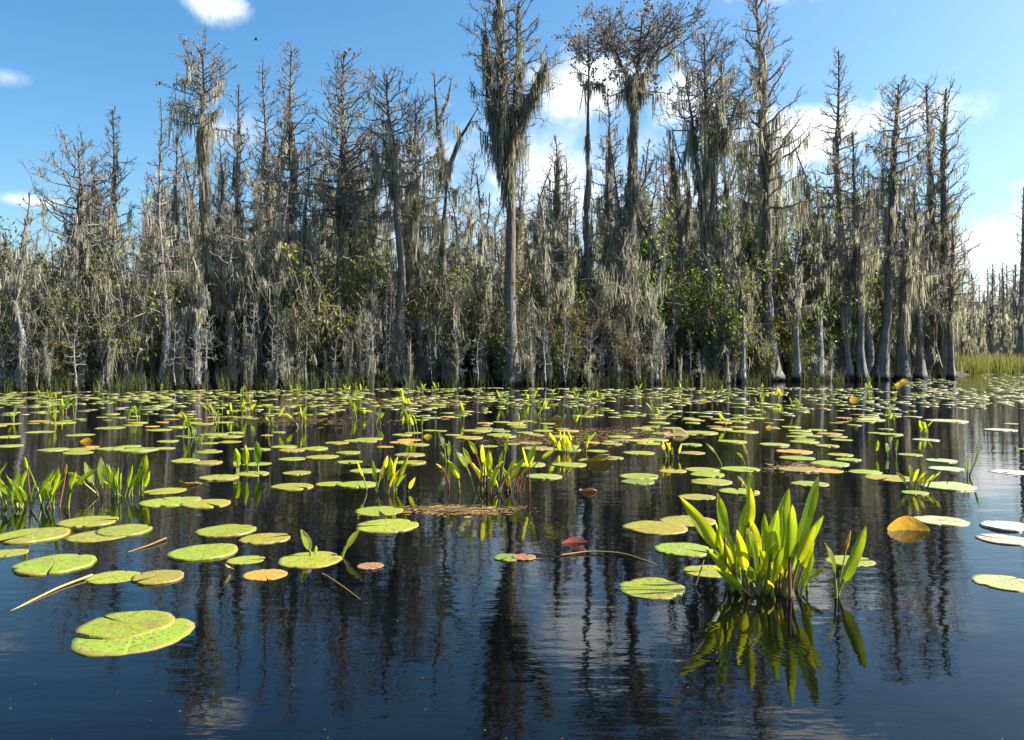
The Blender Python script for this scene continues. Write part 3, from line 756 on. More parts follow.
WORDS = {"moss": "leafless shrub draped in grey moss", "mixed": "mossy shrub with scattered yellowish leaves", "olive": "olive-green leafy shrub", "autumn": "rusty-orange leafy shrub", "green": "fresh green leafy shrub"}
PL = []
for (px, dd, py, kind) in [(228, 3, 268, "olive"), (245, 4, 285, "autumn"), (215, 4, 292, "olive"), (640, 3, 262, "green"), (655, 3, 300, "autumn"), (620, 3, 305, "autumn"), (690, 3, 292, "autumn"), (722, 3, 300, "autumn"), (750, 3, 310, "olive"),
                           (600, 4, 320, "olive"), (700, 8, 195, "green"), (720, 9, 210, "green"), (800, 7, 205, "green"), (822, 8, 225, "green"), (785, 6, 250, "olive"), (668, 6, 290, "olive"), (360, 5, 270, "olive"), (390, 6, 240, "olive"),
                           (610, 5, 280, "green"), (640, 7, 235, "green"), (575, 6, 285, "green"), (845, 6, 260, "green"), (735, 5, 260, "green"), (810, 4, 280, "olive"), (690, 5, 250, "green"), (300, 6, 265, "olive"), (345, 3, 300, "autumn"), (415, 5, 280, "olive"), (450, 6, 260, "mixed"), (150, 4, 290, "mixed"), (560, 5, 300, "mixed"), (835, 4, 270, "mixed"), (760, 7, 235, "green")]:
    PL.append((px, dd, py, kind))
for i in range(135):
    px = -40 + 985 * ((i * .7548) % 1.0)
    PL.append((px, 0.8 + 14 * random.random() ** 1.3, random.uniform(240, 345), random.choice(["moss", "mixed", "mixed", "olive", "olive", "autumn" if 560 < px < 780 else "mixed", "autumn" if 560 < px < 780 else "moss", "green" if 540 < px < 860 else "mixed"])))
used = {k: 0 for k in SH}; cnt = {}
PL.sort(key=lambda a: a[1])
for (px, dd, py, kind) in PL:
    v = SH[kind]; u = used[kind]; used[kind] += 1
    o = v[u % len(v)] if u < len(v) else copy_thing(v[u % len(v)])
    d = shore(px) + dd
    s = max(.3, Z(py, d) / 3.4)
    o.location = (X(px, d), d, 0.05); o.scale = (max(s * .75, .8) if s > .8 else s,) * 2 + (s,); o.rotation_euler = (0, 0, random.uniform(0, 6.28))
    near = min(TREES, key=lambda h: abs(h[0] - px))[2]
    c = cnt.get((near, kind), 0); cnt[(near, kind)] = c + 1
    tag(o, f"{WORDS[kind]}, {ordinal(c)} such by the {near}", "shrub", "shrubs under the cypresses")

# grasses on the bank, at its foot and over the far marsh
def grass(name, n, f, mat, hl, wl):
    mb = MB(); P = np.array([f() for _ in range(n)])
    strips(mb, P, rng.uniform(hl[0], hl[1], n), rng.uniform(wl[0], wl[1], n), np.clip(rng.normal(.5, .22, n), 0, 1), .05, False, rng.normal(0, .12, (n, 2)), (1, .8, .5, .05))
    o = mb.obj(name, mat); o["kind"] = "stuff"
    return o
CL = [(random.uniform(-30, 955), random.uniform(-.7, .9), random.uniform(.12, .4)) for _ in range(150)]
def bank_pt():
    c = random.choice(CL); px = c[0] + random.gauss(0, 3); d = shore(px) + c[1] + random.gauss(0, .15)
    return X(px, d), d, 0.0
tag(grass("bank_grass", 3000, bank_pt, "grass_blade", (.12, .8), (.012, .03)), "dark green reedy grass growing along the foot of the cypress wood", "grass")
def marsh_pt():
    d = random.uniform(66, 118); px = random.uniform(940, 1090)
    return X(px, d), d, 0.0
tag(grass("marsh_grass", 9000, marsh_pt, "marsh_blade", (.6, 1.9), (.05, .12)), "yellow-green marsh grass beyond the corner of the wood", "grass")
def floor_pt():
    px = random.uniform(-40, 955); d = shore(px) + random.uniform(.5, 12)
    return X(px, d), d, 0.1
tag(grass("undergrowth", 3500, floor_pt, "grass_blade", (.2, .9), (.02, .05)), "dark tangled undergrowth on the ground between the cypress trunks", "undergrowth")


# ------------------------------------------------------------------ lily pads
def pad_mesh(seed, n=72, curl=0.03, fold=0.0):
    rs = np.random.default_rng(seed)
    gap = R_(rs.choice([1.2, 2, 3, 8]))
    a = np.linspace(gap, 2 * math.pi - gap * .6, n)
    rim = .5 * (1 + .035 * np.sin(2 * a + rs.uniform(0, 6)) + .02 * np.sin(5 * a + rs.uniform(0, 6)) + .008 * np.sin(13 * a + rs.uniform(0, 6)) + rs.normal(0, .004, n))
    rim[:2] *= (.95, .99); rim[-2:] *= (.99, .95)
    for _ in range(rs.integers(0, 5)):
        j = rs.integers(4, n - 6); w_ = rs.integers(1, 4); rim[j:j + w_] *= rs.uniform(.86, .97)
    rings = [.08, .35, .65, .88, 1.0]
    V = []; ph = rs.uniform(0, 6.28, 4)
    for r in rings:
        z = .0025 * np.sin(3 * a + ph[0]) * r + curl * np.maximum(0, np.sin(a + ph[1]) * np.sin(2 * a + ph[2])) * r ** 4 + .0018 * np.sin(7 * a + ph[3]) * r * r
        z += fold * np.abs(np.sin((a + ph[1]) * .5)) ** 8 * r * r
        V.append(np.stack([rim * r * np.cos(a), rim * r * np.sin(a), z + .017 - .007 * r], -1))
    top = np.concatenate(V); low = V[-1].copy(); low[:, 2] = np.minimum(-.03, low[:, 2] - .014) if curl < .1 else low[:, 2] - .014
    mb = MB()
    k = len(rings); idx = np.arange(k * n).reshape(k, n)
    Q = np.stack([idx[:-1, :-1], idx[1:, :-1], idx[1:, 1:], idx[:-1, 1:]], -1).reshape(-1, 4)
    lo = np.arange(n) + k * n
    Q2 = np.stack([idx[-1, :-1], lo[:-1], lo[1:], idx[-1, 1:]], -1)
    mb.add(np.concatenate([top, low]), np.concatenate([Q, Q2]), np.stack([np.full(n - 1, 0) + idx[0, 0], idx[0, :-1], idx[0, 1:]], -1)[1:])
    return mb.mesh("lily_pad", "lily_pad")
PADM = [pad_mesh(s, curl=(.004, .008, .03)[s % 3]) for s in range(14)]
PADM_CURL = [pad_mesh(50 + s, curl=.12, fold=.3) for s in range(3)]
PALE_M = None
COLR = {"bright": (.23, .262, .016), "yellow": (.24, .215, .022), "deep": (.12, .18, .02), "brown": (.28, .17, .045), "orange": (.52, .23, .03), "red": (.36, .09, .06), "pale": (.34, .38, .18), "white": (.40, .40, .33)}  # pale and white have sky sheen painted into the pad colour
CW = {"bright": "bright green", "yellow": "yellow-green speckled", "deep": "deep green", "brown": "withered brown", "orange": "orange-brown", "red": "dark red", "pale": "sheen-paled green", "white": "sheen-whitened"}
PADS = [(127, 626, 86, "bright"), (134, 635, 112, "bright"), (652, 589, 68, "bright"), (113, 577, 50, "bright"), (158, 578, 50, "yellow"), (265, 575, 42, "orange"), (1004, 583, 58, "pale"), (55, 565, 76, "bright"),
        (203, 553, 64, "bright"), (310, 560, 64, "bright"), (246, 560, 36, "bright"), (265, 539, 48, "yellow"), (226, 531, 56, "bright"), (8, 553, 36, "bright"), (32, 536, 68, "bright"), (98, 536, 56, "yellow"), (124, 531, 52, "yellow"), (88, 522, 54, "bright"),
        (170, 502, 56, "bright"), (206, 504, 48, "bright"), (165, 491, 40, "bright"), (387, 526, 64, "bright"), (379, 511, 50, "bright"), (508, 558, 28, "deep"), (524, 558, 24, "red"), (370, 567, 26, "red"), (683, 550, 56, "bright"), (655, 528, 62, "yellow"),
        (688, 521, 54, "bright"), (708, 571, 48, "bright"), (850, 561, 46, "bright"), (941, 521, 50, "pale"), (1008, 527, 50, "white"), (1004, 540, 48, "white"), (219, 478, 38, "bright"), (292, 487, 42, "bright"), (297, 473, 28, "bright"), (330, 484, 28, "bright"),
        (190, 484, 22, "brown"), (185, 461, 28, "bright"), (207, 463, 30, "yellow"), (78, 453, 28, "bright"), (53, 450, 28, "bright"), (110, 449, 26, "bright"), (139, 450, 36, "bright"), (60, 423, 28, "bright"), (159, 430, 25, "bright"), (110, 428, 28, "bright"),
        (80, 435, 26, "bright"), (40, 432, 27, "bright"), (7, 437, 24, "bright"), (9, 446, 26, "bright"), (8, 424, 24, "bright"), (230, 442, 22, "bright"), (209, 452, 25, "bright"), (252, 474, 33, "bright"), (257, 464, 28, "bright"), (284, 447, 25, "bright"),
        (314, 449, 27, "bright"), (292, 459, 26, "bright"), (322, 457, 32, "bright"), (357, 485, 38, "bright"), (365, 471, 30, "bright"), (350, 462, 26, "bright"), (348, 453, 24, "bright"), (369, 439, 26, "bright"), (410, 463, 30, "yellow"), (410, 455, 30, "yellow"),
        (409, 440, 24, "orange"), (469, 438, 28, "bright"), (499, 435, 26, "bright"), (477, 431, 30, "bright"), (529, 465, 33, "bright"), (544, 477, 35, "bright"), (569, 465, 34, "bright"), (596, 461, 36, "brown"), (609, 458, 30, "bright"), (567, 450, 28, "bright"),
        (597, 451, 22, "bright"), (639, 453, 31, "bright"), (639, 477, 40, "bright"), (588, 491, 18, "red"), (673, 471, 28, "bright"), (697, 497, 36, "yellow"), (702, 470, 35, "bright"), (711, 482, 42, "bright"), (707, 475, 34, "bright"), (739, 492, 38, "bright"),
        (740, 469, 39, "bright"), (810, 484, 35, "bright"), (830, 464, 38, "bright"), (828, 471, 30, "orange"), (797, 458, 34, "bright"), (794, 452, 34, "orange"), (799, 470, 40, "brown"), (774, 445, 30, "bright"), (804, 442, 28, "bright"), (827, 446, 24, "bright"),
        (840, 455, 25, "bright"), (848, 460, 24, "bright"), (865, 472, 32, "bright"), (889, 478, 46, "yellow"), (915, 493, 25, "bright"), (948, 487, 50, "pale"), (941, 461, 29, "pale"), (946, 469, 33, "pale"), (926, 440, 25, "pale"), (910, 455, 22, "bright"),
        (1010, 472, 38, "white"), (732, 442, 28, "bright"), (744, 432, 28, "bright"), (691, 445, 22, "bright"), (692, 453, 26, "brown"), (699, 433, 36, "bright"), (946, 421, 40, "pale"), (870, 420, 28, "pale"), (638, 482, 34, "deep"), (620, 437, 26, "bright"), (655, 440, 26, "bright"), (560, 437, 26, "bright"), (530, 443, 24, "brown"), (1000, 430, 30, "white")]
taken = [on_water(p[0], p[1]) + (p[2] * on_water(p[0], p[1])[1] / FPX / 2,) for p in PADS]
rp = random.Random(3)
def patchy(x, y):
    return math.sin(x * .9 + 1.3) * math.cos(y * .55 + .4 * x) + .6 * math.sin(x * 2.1 - y * 1.3)
more = []
tries = 0
while len(more) < 1900 and tries < 60000:
    tries += 1
    py = 360 + FPX * CAM_H / math.sqrt(rp.uniform(9.6 ** 2, 31.5 ** 2)); px = rp.uniform(-60, 1090)
    x, d = on_water(px, py)
    if d > shore(min(px, 950)) + (40 if px > 960 else -1.2): continue
    if d < 13 and rp.random() < .3: continue
    if px > 905 and d < 17 and rp.random() < .8: continue
    if patchy(x, d) < -.25 + (.18 if d < 15 else (-.35 if d > 18 else 0)): continue
    r = rp.choice([rp.uniform(.06, .12), rp.uniform(.1, .18), rp.uniform(.13, .2)])
    if any((x - a) ** 2 + (d - b) ** 2 < ((.72 if d < 17 else .55) * (r + c)) ** 2 for a, b, c in taken[-2000:]): continue
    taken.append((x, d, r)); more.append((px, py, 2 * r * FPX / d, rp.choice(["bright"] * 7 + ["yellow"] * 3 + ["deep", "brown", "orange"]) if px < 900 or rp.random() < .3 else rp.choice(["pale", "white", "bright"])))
for i in range(900):   # beyond, towards the far marsh
    px = rp.uniform(900, 1090); d = rp.uniform(30, 85)
    if land(X(px, d), d) > -1: continue
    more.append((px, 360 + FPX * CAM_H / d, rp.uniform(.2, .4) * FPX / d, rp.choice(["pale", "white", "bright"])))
more.sort(key=lambda p: -p[1])

# landmarks: the plants that stand in the water, used to say which pad is meant
LM = [("big broad-leaved clump", 770, 590), ("wide outermost leafy clump", 25, 500), ("twin tufted clump", 120, 495), ("three-leaved sprout", 250, 478), ("thin-leaved clump between the mats", 385, 492),
      ("clump on red stalks", 495, 495), ("small dense clump", 568, 450), ("spreading low leafy clump", 912, 490), ("yellow shoot by the folded stem", 318, 552), ("orange upright leaf", 910, 532), ("large double pad", 132, 632)]
def near_lm(px, py):
    return min(LM, key=lambda l: (l[1] - px) ** 2 + (3.0 * (l[2] - py)) ** 2)
allp = PADS + more[:300 - len(PADS)]
rows = []
for (px, py, wd, cl) in allp:
    l = near_lm(px, py); rows.append((l[0], (l[1] - px) ** 2 + (3 * (l[2] - py)) ** 2, px, py, wd, cl))
rows.sort(key=lambda r: (r[0], r[1]))
cnt = {}
for i, (lm, _, px, py, wd, cl) in enumerate(rows):
    x, d = on_water(px, py); D = wd * d / FPX
    me = PADM[(i * 5) % 14] if cl not in ("red", "brown") or i % 2 else PADM_CURL[i % 3]
    o = bpy.data.objects.new("lily_pad", me); COL.objects.link(o)
    o.location = (x, d, -.001 + .0025 * (i % 4)); o.scale = (D, D, D * .8); o.rotation_euler = (0, 0, rp.uniform(0, 6.28))
    if (px, py) == (127, 626): o.location.z = .007; o.rotation_euler.z = 2.6
    if (px, py) == (134, 635): o.location.z = 0; o.rotation_euler.z = 1.2
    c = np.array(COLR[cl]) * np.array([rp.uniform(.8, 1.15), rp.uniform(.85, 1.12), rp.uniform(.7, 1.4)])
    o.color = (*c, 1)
    k = cnt.get((lm, cl), 0); cnt[(lm, cl)] = k + 1
    tag(o, f"{CW[cl]} lily pad, {ordinal(k)} to the {lm}", "lily pad", "lily pads floating on the dark water")
# the two halves of the large double pad have labels of their own
for o in COL.objects:
    if o.name.startswith("lily_pad") and o.type == "MESH":
        pass

# the rest of the pads, far out
mb = MB()
m, t = material("far_pads")
f = attr(t, "tint").outputs["Fac"]
finish(t, principled(t, t.ramp(f, [(0, (.09, .13, .02)), (.45, (.17, .195, .025)), (.72, (.24, .21, .04)), (.85, (.28, .29, .16)), (1, (.18, .10, .03))]), .4, .45).outputs[0]); M["far_pads"] = m
a = np.arange(14) / 14 * 6.283
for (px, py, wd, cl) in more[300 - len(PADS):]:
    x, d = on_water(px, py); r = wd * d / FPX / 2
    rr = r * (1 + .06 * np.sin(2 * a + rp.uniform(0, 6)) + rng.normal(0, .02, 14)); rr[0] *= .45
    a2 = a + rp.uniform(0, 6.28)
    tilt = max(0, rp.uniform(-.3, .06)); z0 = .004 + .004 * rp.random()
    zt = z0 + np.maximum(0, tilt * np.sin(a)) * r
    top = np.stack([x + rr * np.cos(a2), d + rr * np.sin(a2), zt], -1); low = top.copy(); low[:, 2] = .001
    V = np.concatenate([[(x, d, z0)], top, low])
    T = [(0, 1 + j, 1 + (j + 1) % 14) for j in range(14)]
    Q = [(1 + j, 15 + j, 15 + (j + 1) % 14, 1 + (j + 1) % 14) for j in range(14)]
    tv = {"bright": .4, "yellow": .7, "deep": .05, "brown": 1., "orange": .97, "pale": .85, "white": .83, "red": 1}[cl]  # pale and white pick the tones with painted sheen
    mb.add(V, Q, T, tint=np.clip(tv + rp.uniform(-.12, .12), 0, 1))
o = mb.obj("distant_lily_pads", "far_pads"); tag(o, "countless small lily pads crowding the far water below the wood", "lily pads", None, "stuff")


# ------------------------------------------------------------------ upright water plants
def leaf_mb(base, tip, blade, width, turn=0.0, bow=0.12, tint=0.5, red=0.2, fold=0.35, mb=None, nb=13):
    """one leaf: a stalk from base that widens into a pointed oval blade ending at tip. Points in metres."""
    two = mb is None
    mb = mb or MB(); sk = MB() if two else mb
    base, tip = np.array(base, float), np.array(tip, float)
    ax = tip - base; L = np.linalg.norm(ax)
    out = np.array([ax[0], ax[1], 0.0]); out = out / (np.linalg.norm(out) + 1e-6)
    c = base + ax * .5 - out * bow * L + np.array([0, 0, bow * L * .8])
    def B(q): q = np.asarray(q)[:, None]; return (1 - q) ** 2 * base + 2 * q * (1 - q) * c + q * q * tip
    q0 = max(0.05, 1 - blade / L)
    ps = B(np.linspace(0, q0 + .05, 7)); ps[0] -= np.array([0, 0, .08])
    if not two: mb.cur = 1
    tubes(sk, ps, np.linspace(width * .11 + .003, width * .06 + .002, 7), 6, tint=red)
    mb.cur = 0
    q = np.linspace(q0, 1, nb); C = B(q); T = norm(np.gradient(C, axis=0))
    u = np.linspace(0, 1, nb)
    wp = width * .5 * np.sin(np.pi * np.clip(u, 0, 1) ** .8) ** .75 * (1 - .15 * u); wp[0] = width * .05; wp[-1] = .0005
    sd = np.array([math.cos(turn), math.sin(turn), 0.0])
    S = norm(sd - T * (T @ sd)[:, None]); Nn = np.cross(S, T)
    ac = np.linspace(-1, 1, 7)
    V = C[:, None] + S[:, None] * (wp[:, None] * ac[None])[:, :, None] + Nn[:, None] * (np.abs(ac)[None] ** 1.3 * wp[:, None] * fold + .05 * width * np.sin(u * 9 + turn * 3)[:, None] * ac[None])[:, :, None]
    idx = np.arange(nb * 7).reshape(nb, 7)
    Q = np.stack([idx[:-1, :-1], idx[:-1, 1:], idx[1:, 1:], idx[1:, :-1]], -1).reshape(-1, 4)
    tv = np.repeat(tint + (1.1 - tint) * np.clip((u - rp.uniform(.7, 1.25)) * 6, 0, 1), 7)
    mb.add(V.reshape(-1, 3), Q, tint=tv, across=np.tile(ac, nb))
    return (mb, sk) if two else mb

def clump(label, px, py, leafs, group="leafy clumps standing in the water", name="golden_club_plant"):
    """leafs: [(base px, base py, tip px, tip py, blade px, width px, turn, tint, red)]"""
    x, d = on_water(px, py)
    root = empty(name, (x, d, 0)); tag(root, label, "water plant", group)
    s = d / FPX
    for (bx, by, tx, ty, bl, wd, tu, ti, rd) in leafs:
        b = (( bx - px) * s, (by - py) * s * -3.0 + rp.uniform(-.03, .03), 0)
        dy = b[1] + rp.uniform(-.09, .09)
        e = ((tx - px) * s, dy, Z(ty, d))
        bm_, sk = leaf_mb(b, e, min(bl * s, .82 * math.dist(b, e)), wd * s, tu, rp.uniform(-.05, .2), ti, rd)
        sk.obj("stalk", "stalk", bm_.obj("leaf", "leaf_green", root))
    return root

def zz(zx, zy): return 660 + zx * .3514, 450 + zy * .3514
HERO = [  # base zx, tip zx, tip zy, blade, width (zoomed px), turn
    (235, 72, 140, 190, 42, .3, .45), (200, 160, 118, 150, 40, .9, .3), (225, 248, 262, 150, 40, -.3, .5), (265, 283, 72, 130, 38, 1.1, .35), (262, 262, 108, 120, 34, .5, .7), (280, 272, 205, 120, 48, .1, .85),
    (300, 392, 122, 200, 50, .5, .55), (330, 440, 66, 220, 46, .8, .6), (345, 442, 178, 150, 34, .3, .6), (350, 412, 190, 130, 34, .6, .75), (480, 552, 198, 175, 44, .6, .6), (505, 558, 238, 60, 10, 0, .95),
    (470, 458, 258, 90, 24, 1.2, .8), (200, 128, 278, 120, 24, .4, .5), (240, 140, 312, 110, 24, .2, .4), (215, 150, 255, 90, 30, .8, .35), (300, 322, 250, 120, 34, .9, .3), (290, 318, 160, 140, 36, -.4, .4), (330, 352, 215, 120, 30, .2, .7),
    (370, 400, 262, 110, 24, .9, .5), (385, 432, 232, 110, 28, .5, .65), (265, 232, 300, 90, 26, .7, .3), (245, 205, 215, 140, 32, .2, .55), (310, 345, 300, 80, 26, .3, .8), (285, 255, 330, 80, 22, .6, .9), (355, 372, 170, 170, 34, -.2, .45),
    (220, 182, 330, 60, 20, .5, .2), (415, 440, 300, 80, 20, 1, .55), (300, 285, 350, 50, 22, .1, .95), (340, 330, 130, 190, 36, .6, .38), (250, 275, 150, 160, 34, 1.0, .62), (365, 330, 330, 60, 20, .3, .6)]
LF = []
for (bx, tx, ty, bl, wd, tu, ti) in HERO:
    b = zz(bx, 372 + rp.uniform(0, 55)); e = zz(tx, ty)
    LF.append((b[0], min(b[1], 599), b[0] + (e[0] - b[0]) * 1.05, e[1], bl * .3514, wd * .3514 * 1.02, tu * .7 - .2, ti, rp.choice([.1, .3, .5, .9])))
for _ in range(24):
    b = zz(rp.uniform(195, 400), 385 + rp.uniform(0, 30)); h_ = rp.uniform(25, 78)
    LF.append((b[0], min(b[1], 599), b[0] + (b[0] - 766) * .5 + rp.gauss(0, 9), b[1] - h_, h_ * rp.uniform(.6, .85), rp.uniform(6, 12), rp.uniform(-.6, .8), rp.uniform(.2, .85), rp.uniform(0, .9)))
clump("big clump of broad bright green upright leaves standing alone in the near water", 768, 590, LF)

def auto_leaves(px, py, n, wpx, hpx, bl, wd, tint=(.2, .8), red=(.0, .5), lean=1.0):
    out = []
    for _ in range(n):
        b = px + rp.gauss(0, wpx * .28); h = hpx * rp.uniform(.4, 1.0)
        out.append((b, py + rp.uniform(-2, 2), b + rp.gauss(0, wpx * .22) * lean + (b - px) * .4, py - h, bl * rp.uniform(.7, 1.1), wd * rp.uniform(.5, .9), rp.uniform(-1.2, 1.2), rp.uniform(*tint), rp.uniform(*red)))
    return out
clump("wide clump of crowded dark and yellow leaves, outermost of the leafy clumps", 26, 508, auto_leaves(26, 508, 34, 66, 46, 30, 9, (.05, .6)) + [(33, 508, 32, 455, 14, 4, 0, .95, .9), (58, 508, 60, 465, 12, 3, 0, .95, .9)])
clump("twin tufted clump of upright leaves beyond the fat paired pads", 120, 496, [(100, 497, 75, 470, 20, 7, .4, .5, .6), (98, 497, 83, 462, 24, 8, .5, .6, .3), (101, 496, 94, 458, 26, 8, .6, .5, .3), (104, 497, 100, 470, 18, 6, .2, .4, .8)] + auto_leaves(122, 496, 11, 22, 36, 24, 9, (.15, .6)) + [(139, 495, 147, 453, 30, 9, .5, .45, .2), (140, 495, 152, 470, 20, 5, .2, .7, .4), (137, 495, 143, 462, 24, 7, .8, .35, .2)])
clump("sprout of three broad upright leaves beside a round pad", 250, 472, [(241, 474, 241, 446, 18, 7, .3, .5, .2), (250, 474, 250, 443, 22, 8, .1, .5, .2), (260, 473, 261, 439, 26, 8, .6, .1, .2), (240, 475, 239, 459, 10, 8, .2, .8, .2)])
clump("loose clump of thin yellow-green leaves beside the clump on bare reddish stalks", 385, 492, auto_leaves(385, 492, 14, 36, 38, 24, 6, (.4, .9)))
clump("clump of upright leaves on bare reddish stalks near the brown mat", 495, 492, auto_leaves(493, 491, 24, 58, 48, 24, 9, (.35, .85), (.3, 1)) + [(484, 488, 462, 448, 20, 6, .4, .85, 1), (482, 489, 468, 441, 18, 6, .4, .6, 1), (523, 492, 534, 455, 12, 3, 0, .95, .9), (500, 490, 508, 436, 18, 4, .3, .7, .5)])
clump("red-stalked lone stem bending up beside the clump with reddish stalks", 445, 488, [(450, 489, 437, 462, 8, 3, 0, .95, 1)])
clump("slender pair of tall narrow leaves behind the bending red stem", 447, 462, [(446, 463, 438, 432, 20, 5, .3, .3, .5), (449, 463, 449, 440, 16, 5, .6, .6, .3), (444, 463, 441, 452, 9, 4, .3, .8, .4)])
clump("small dense clump of bright leaves beyond the brown floating pad", 568, 452, auto_leaves(568, 452, 14, 30, 22, 16, 5, (.4, .9)))
clump("spreading low clump of arching yellow-green leaves near the bright reflection", 914, 489, [(905, 489, 894, 472, 14, 6, .4, .7, .2), (908, 489, 908, 464, 20, 7, .5, .75, .2), (915, 489, 922, 470, 16, 7, .6, .6, .2), (912, 489, 916, 468, 16, 6, .1, .8, .2), (930, 487, 941, 470, 16, 6, .6, .5, .2), (925, 488, 934, 474, 12, 5, .3, .5, .2), (919, 489, 927, 478, 10, 5, .2, .85, .3)])
clump("yellow shoot curling over the speckled pad by the folded stem", 316, 554, [(313, 556, 302, 528, 24, 9, .4, .8, .1), (316, 556, 318, 544, 8, 4, .2, .8, .2), (254, 575, 252, 545, 12, 3, .1, .95, .9)])
clump("second yellow shoot bending outward beside the round speckled pad", 346, 556, [(343, 557, 358, 531, 22, 7, .5, .8, .2), (341, 557, 350, 545, 12, 4, .2, .7, .2)])
clump("lone tall narrow leaf at the rim of the white reflection", 968, 476, [(967, 478, 972, 447, 20, 5, .6, .2, .2), (965, 478, 962, 456, 14, 3, .2, .4, .6)])
clump("three short broad leaves in a row before the spreading low clump", 890, 456, [(875, 457, 874, 439, 13, 5, .3, .15, .2), (886, 457, 887, 443, 11, 5, .2, .7, .2), (896, 456, 899, 439, 13, 6, .6, .3, .2)])
clump("cluster of short leaves on the water in front of the lone tall leaf", 921, 434, auto_leaves(921, 434, 9, 18, 15, 11, 4, (.3, .8)))
clump("pair of long curved leaves arching beside the round pads", 742, 466, [(748, 466, 741, 443, 14, 3, .3, .8, .6), (722, 466, 706, 443, 14, 3, .3, .9, .6), (745, 467, 735, 452, 9, 3, .3, .7, .6)])
clump("small sprig of yellow leaves just beyond the big clump", 744, 488, [(745, 489, 738, 476, 10, 4, .4, .85, .2), (749, 489, 752, 472, 13, 5, .4, .8, .2), (741, 489, 741, 480, 7, 3, .4, .8, .2)])
clump("orange-tipped spiky sprout at the edge of the mottled pads", 672, 458, auto_leaves(672, 458, 7, 16, 18, 12, 4, (.6, 1)))
clump("short leafy pair pointing apart beside the flat pads", 198, 444, [(197, 445, 193, 426, 13, 5, .4, .4, .2), (203, 445, 206, 433, 10, 4, .4, .5, .2), (200, 445, 200, 436, 7, 3, .4, .9, .4)])
# far tufts, too small to show their parts
FT = []
rt = random.Random(11)
for i in range(54):
    py = 360 + FPX * CAM_H / rt.uniform(11.5, 29); px = rt.uniform(0, 900)
    FT.append((px, py))
FT.sort(); cnt = {}
for i, (px, py) in enumerate(FT):
    x, d = on_water(px, py); mb = MB()
    for _ in range(rt.randint(2, 6)):
        b = (rt.gauss(0, .06), rt.gauss(0, .05), 0); hgt = rt.uniform(.14, .38)
        e = (b[0] + rt.gauss(0, .09), b[1] + rt.gauss(0, .06), hgt)
        leaf_mb(b, e, hgt * .65, rt.uniform(.035, .07), rt.uniform(-1, 1), .1, rt.uniform(.05, .75), rt.uniform(0, .8), mb=mb, nb=7)
    o = mb.obj("water_plant_tuft", ["leaf_green", "stalk"]); o.location = (x, d, 0)
    near = min(TREES, key=lambda h: abs(h[0] - px))[2]
    c = cnt.get(near, 0); cnt[near] = c + 1
    tag(o, f"tiny leafy tuft far out, {ordinal(c)} before the {near}", "water plant", "tiny leafy tufts on the far water")

# yellow floating leaves and blooms
def cupped(label, px, py, wd, hpx, col, cat="floating leaf", name="upright_floating_leaf", roll=0.0):
    """a leaf folded up out of the water like a low dome"""
    x, d = on_water(px, py); s = d / FPX; rs = np.random.default_rng(int(px))
    a = np.linspace(0, math.pi, 21); r = np.linspace(.02, 1, 6)
    A, Rr = np.meshgrid(a, r)
    w2, hh = wd * s / 2, hpx * s
    lean = .35
    xx = np.cos(A) * Rr * w2 * (1 + .04 * np.sin(5 * A)); zz_ = np.maximum(np.sin(A), 0) ** 1.35 * Rr * hh * (1 + .06 * np.sin(3 * A + px))
    yy = lean * zz_ + .25 * w2 * (1 - (np.cos(A) * Rr) ** 2) * .5
    V = np.stack([xx, yy, zz_ + .001], -1).reshape(-1, 3)
    idx = np.arange(6 * 21).reshape(6, 21)
    Q = np.stack([idx[:-1, :-1], idx[1:, :-1], idx[1:, 1:], idx[:-1, 1:]], -1).reshape(-1, 4)
    V2 = V + np.array([0, .006, 0])
    mb = MB(); mb.add(V, Q); mb.add(V2, Q[:, ::-1])
    o = mb.obj(name, "floating_leaf"); o.color = (*col, 1); o.location = (x, d, 0); o.rotation_euler = (0, 0, roll)
    return tag(o, label, cat)
cupped("orange-yellow leaf standing half out of the water and mirrored below it", 909, 531, 42, 13, (.9, .52, .02))
cupped("curled red leaf lying on the dark water near the yellow floating stem", 575, 543, 26, 4.5, (.30, .075, .04), roll=.2)
cupped("small pinkish leaf scrap floating near the curled red leaf", 579, 551, 16, 4, (.40, .16, .10), roll=-.4)
YF = [(855, 400, 11), (705, 401, 7), (770, 428, 8), (905, 381.5, 9), (900, 384.5, 8), (428, 437, 9), (182, 415, 9), (86, 442, 12), (683, 402, 8), (561, 428, 7), (431, 394, 7), (352, 401, 7), (640, 395, 7), (673, 396, 6)]
YL = ["bright yellow dome-shaped leaf before the curving ragged cypress", "small yellow leaf on the far water before the vase-shaped cypress", "yellow leaf among pads before the tall cloud-backed cypress", "orange-yellow leaf at the foot of the bole in the water", "small golden leaf touching the orange-yellow one by the bole",
      "yellow floating leaf before the straight grey cypress", "ochre leaf on the water before the lean ragged cypress", "larger ochre leaf upright before the wide-boughed outer cypress", "tiny golden leaf before the leaning moss pillar", "tiny yellow leaf before the stubby mossy cypress",
      "orange speck of a leaf below the forked bare cypress", "tiny orange leaf below the big conical cypress", "tiny ochre leaf below the broad flat-topped cypress", "tiny yellow leaf below the leaning moss pillar"]
for (px, py, wd), lb in list(zip(YF, YL))[:8]:
    cupped(lb, px, py, wd * 1.0, wd * .32, (.75, .48 + rt.uniform(-.08, .05), .02), name="yellow_floating_leaf")

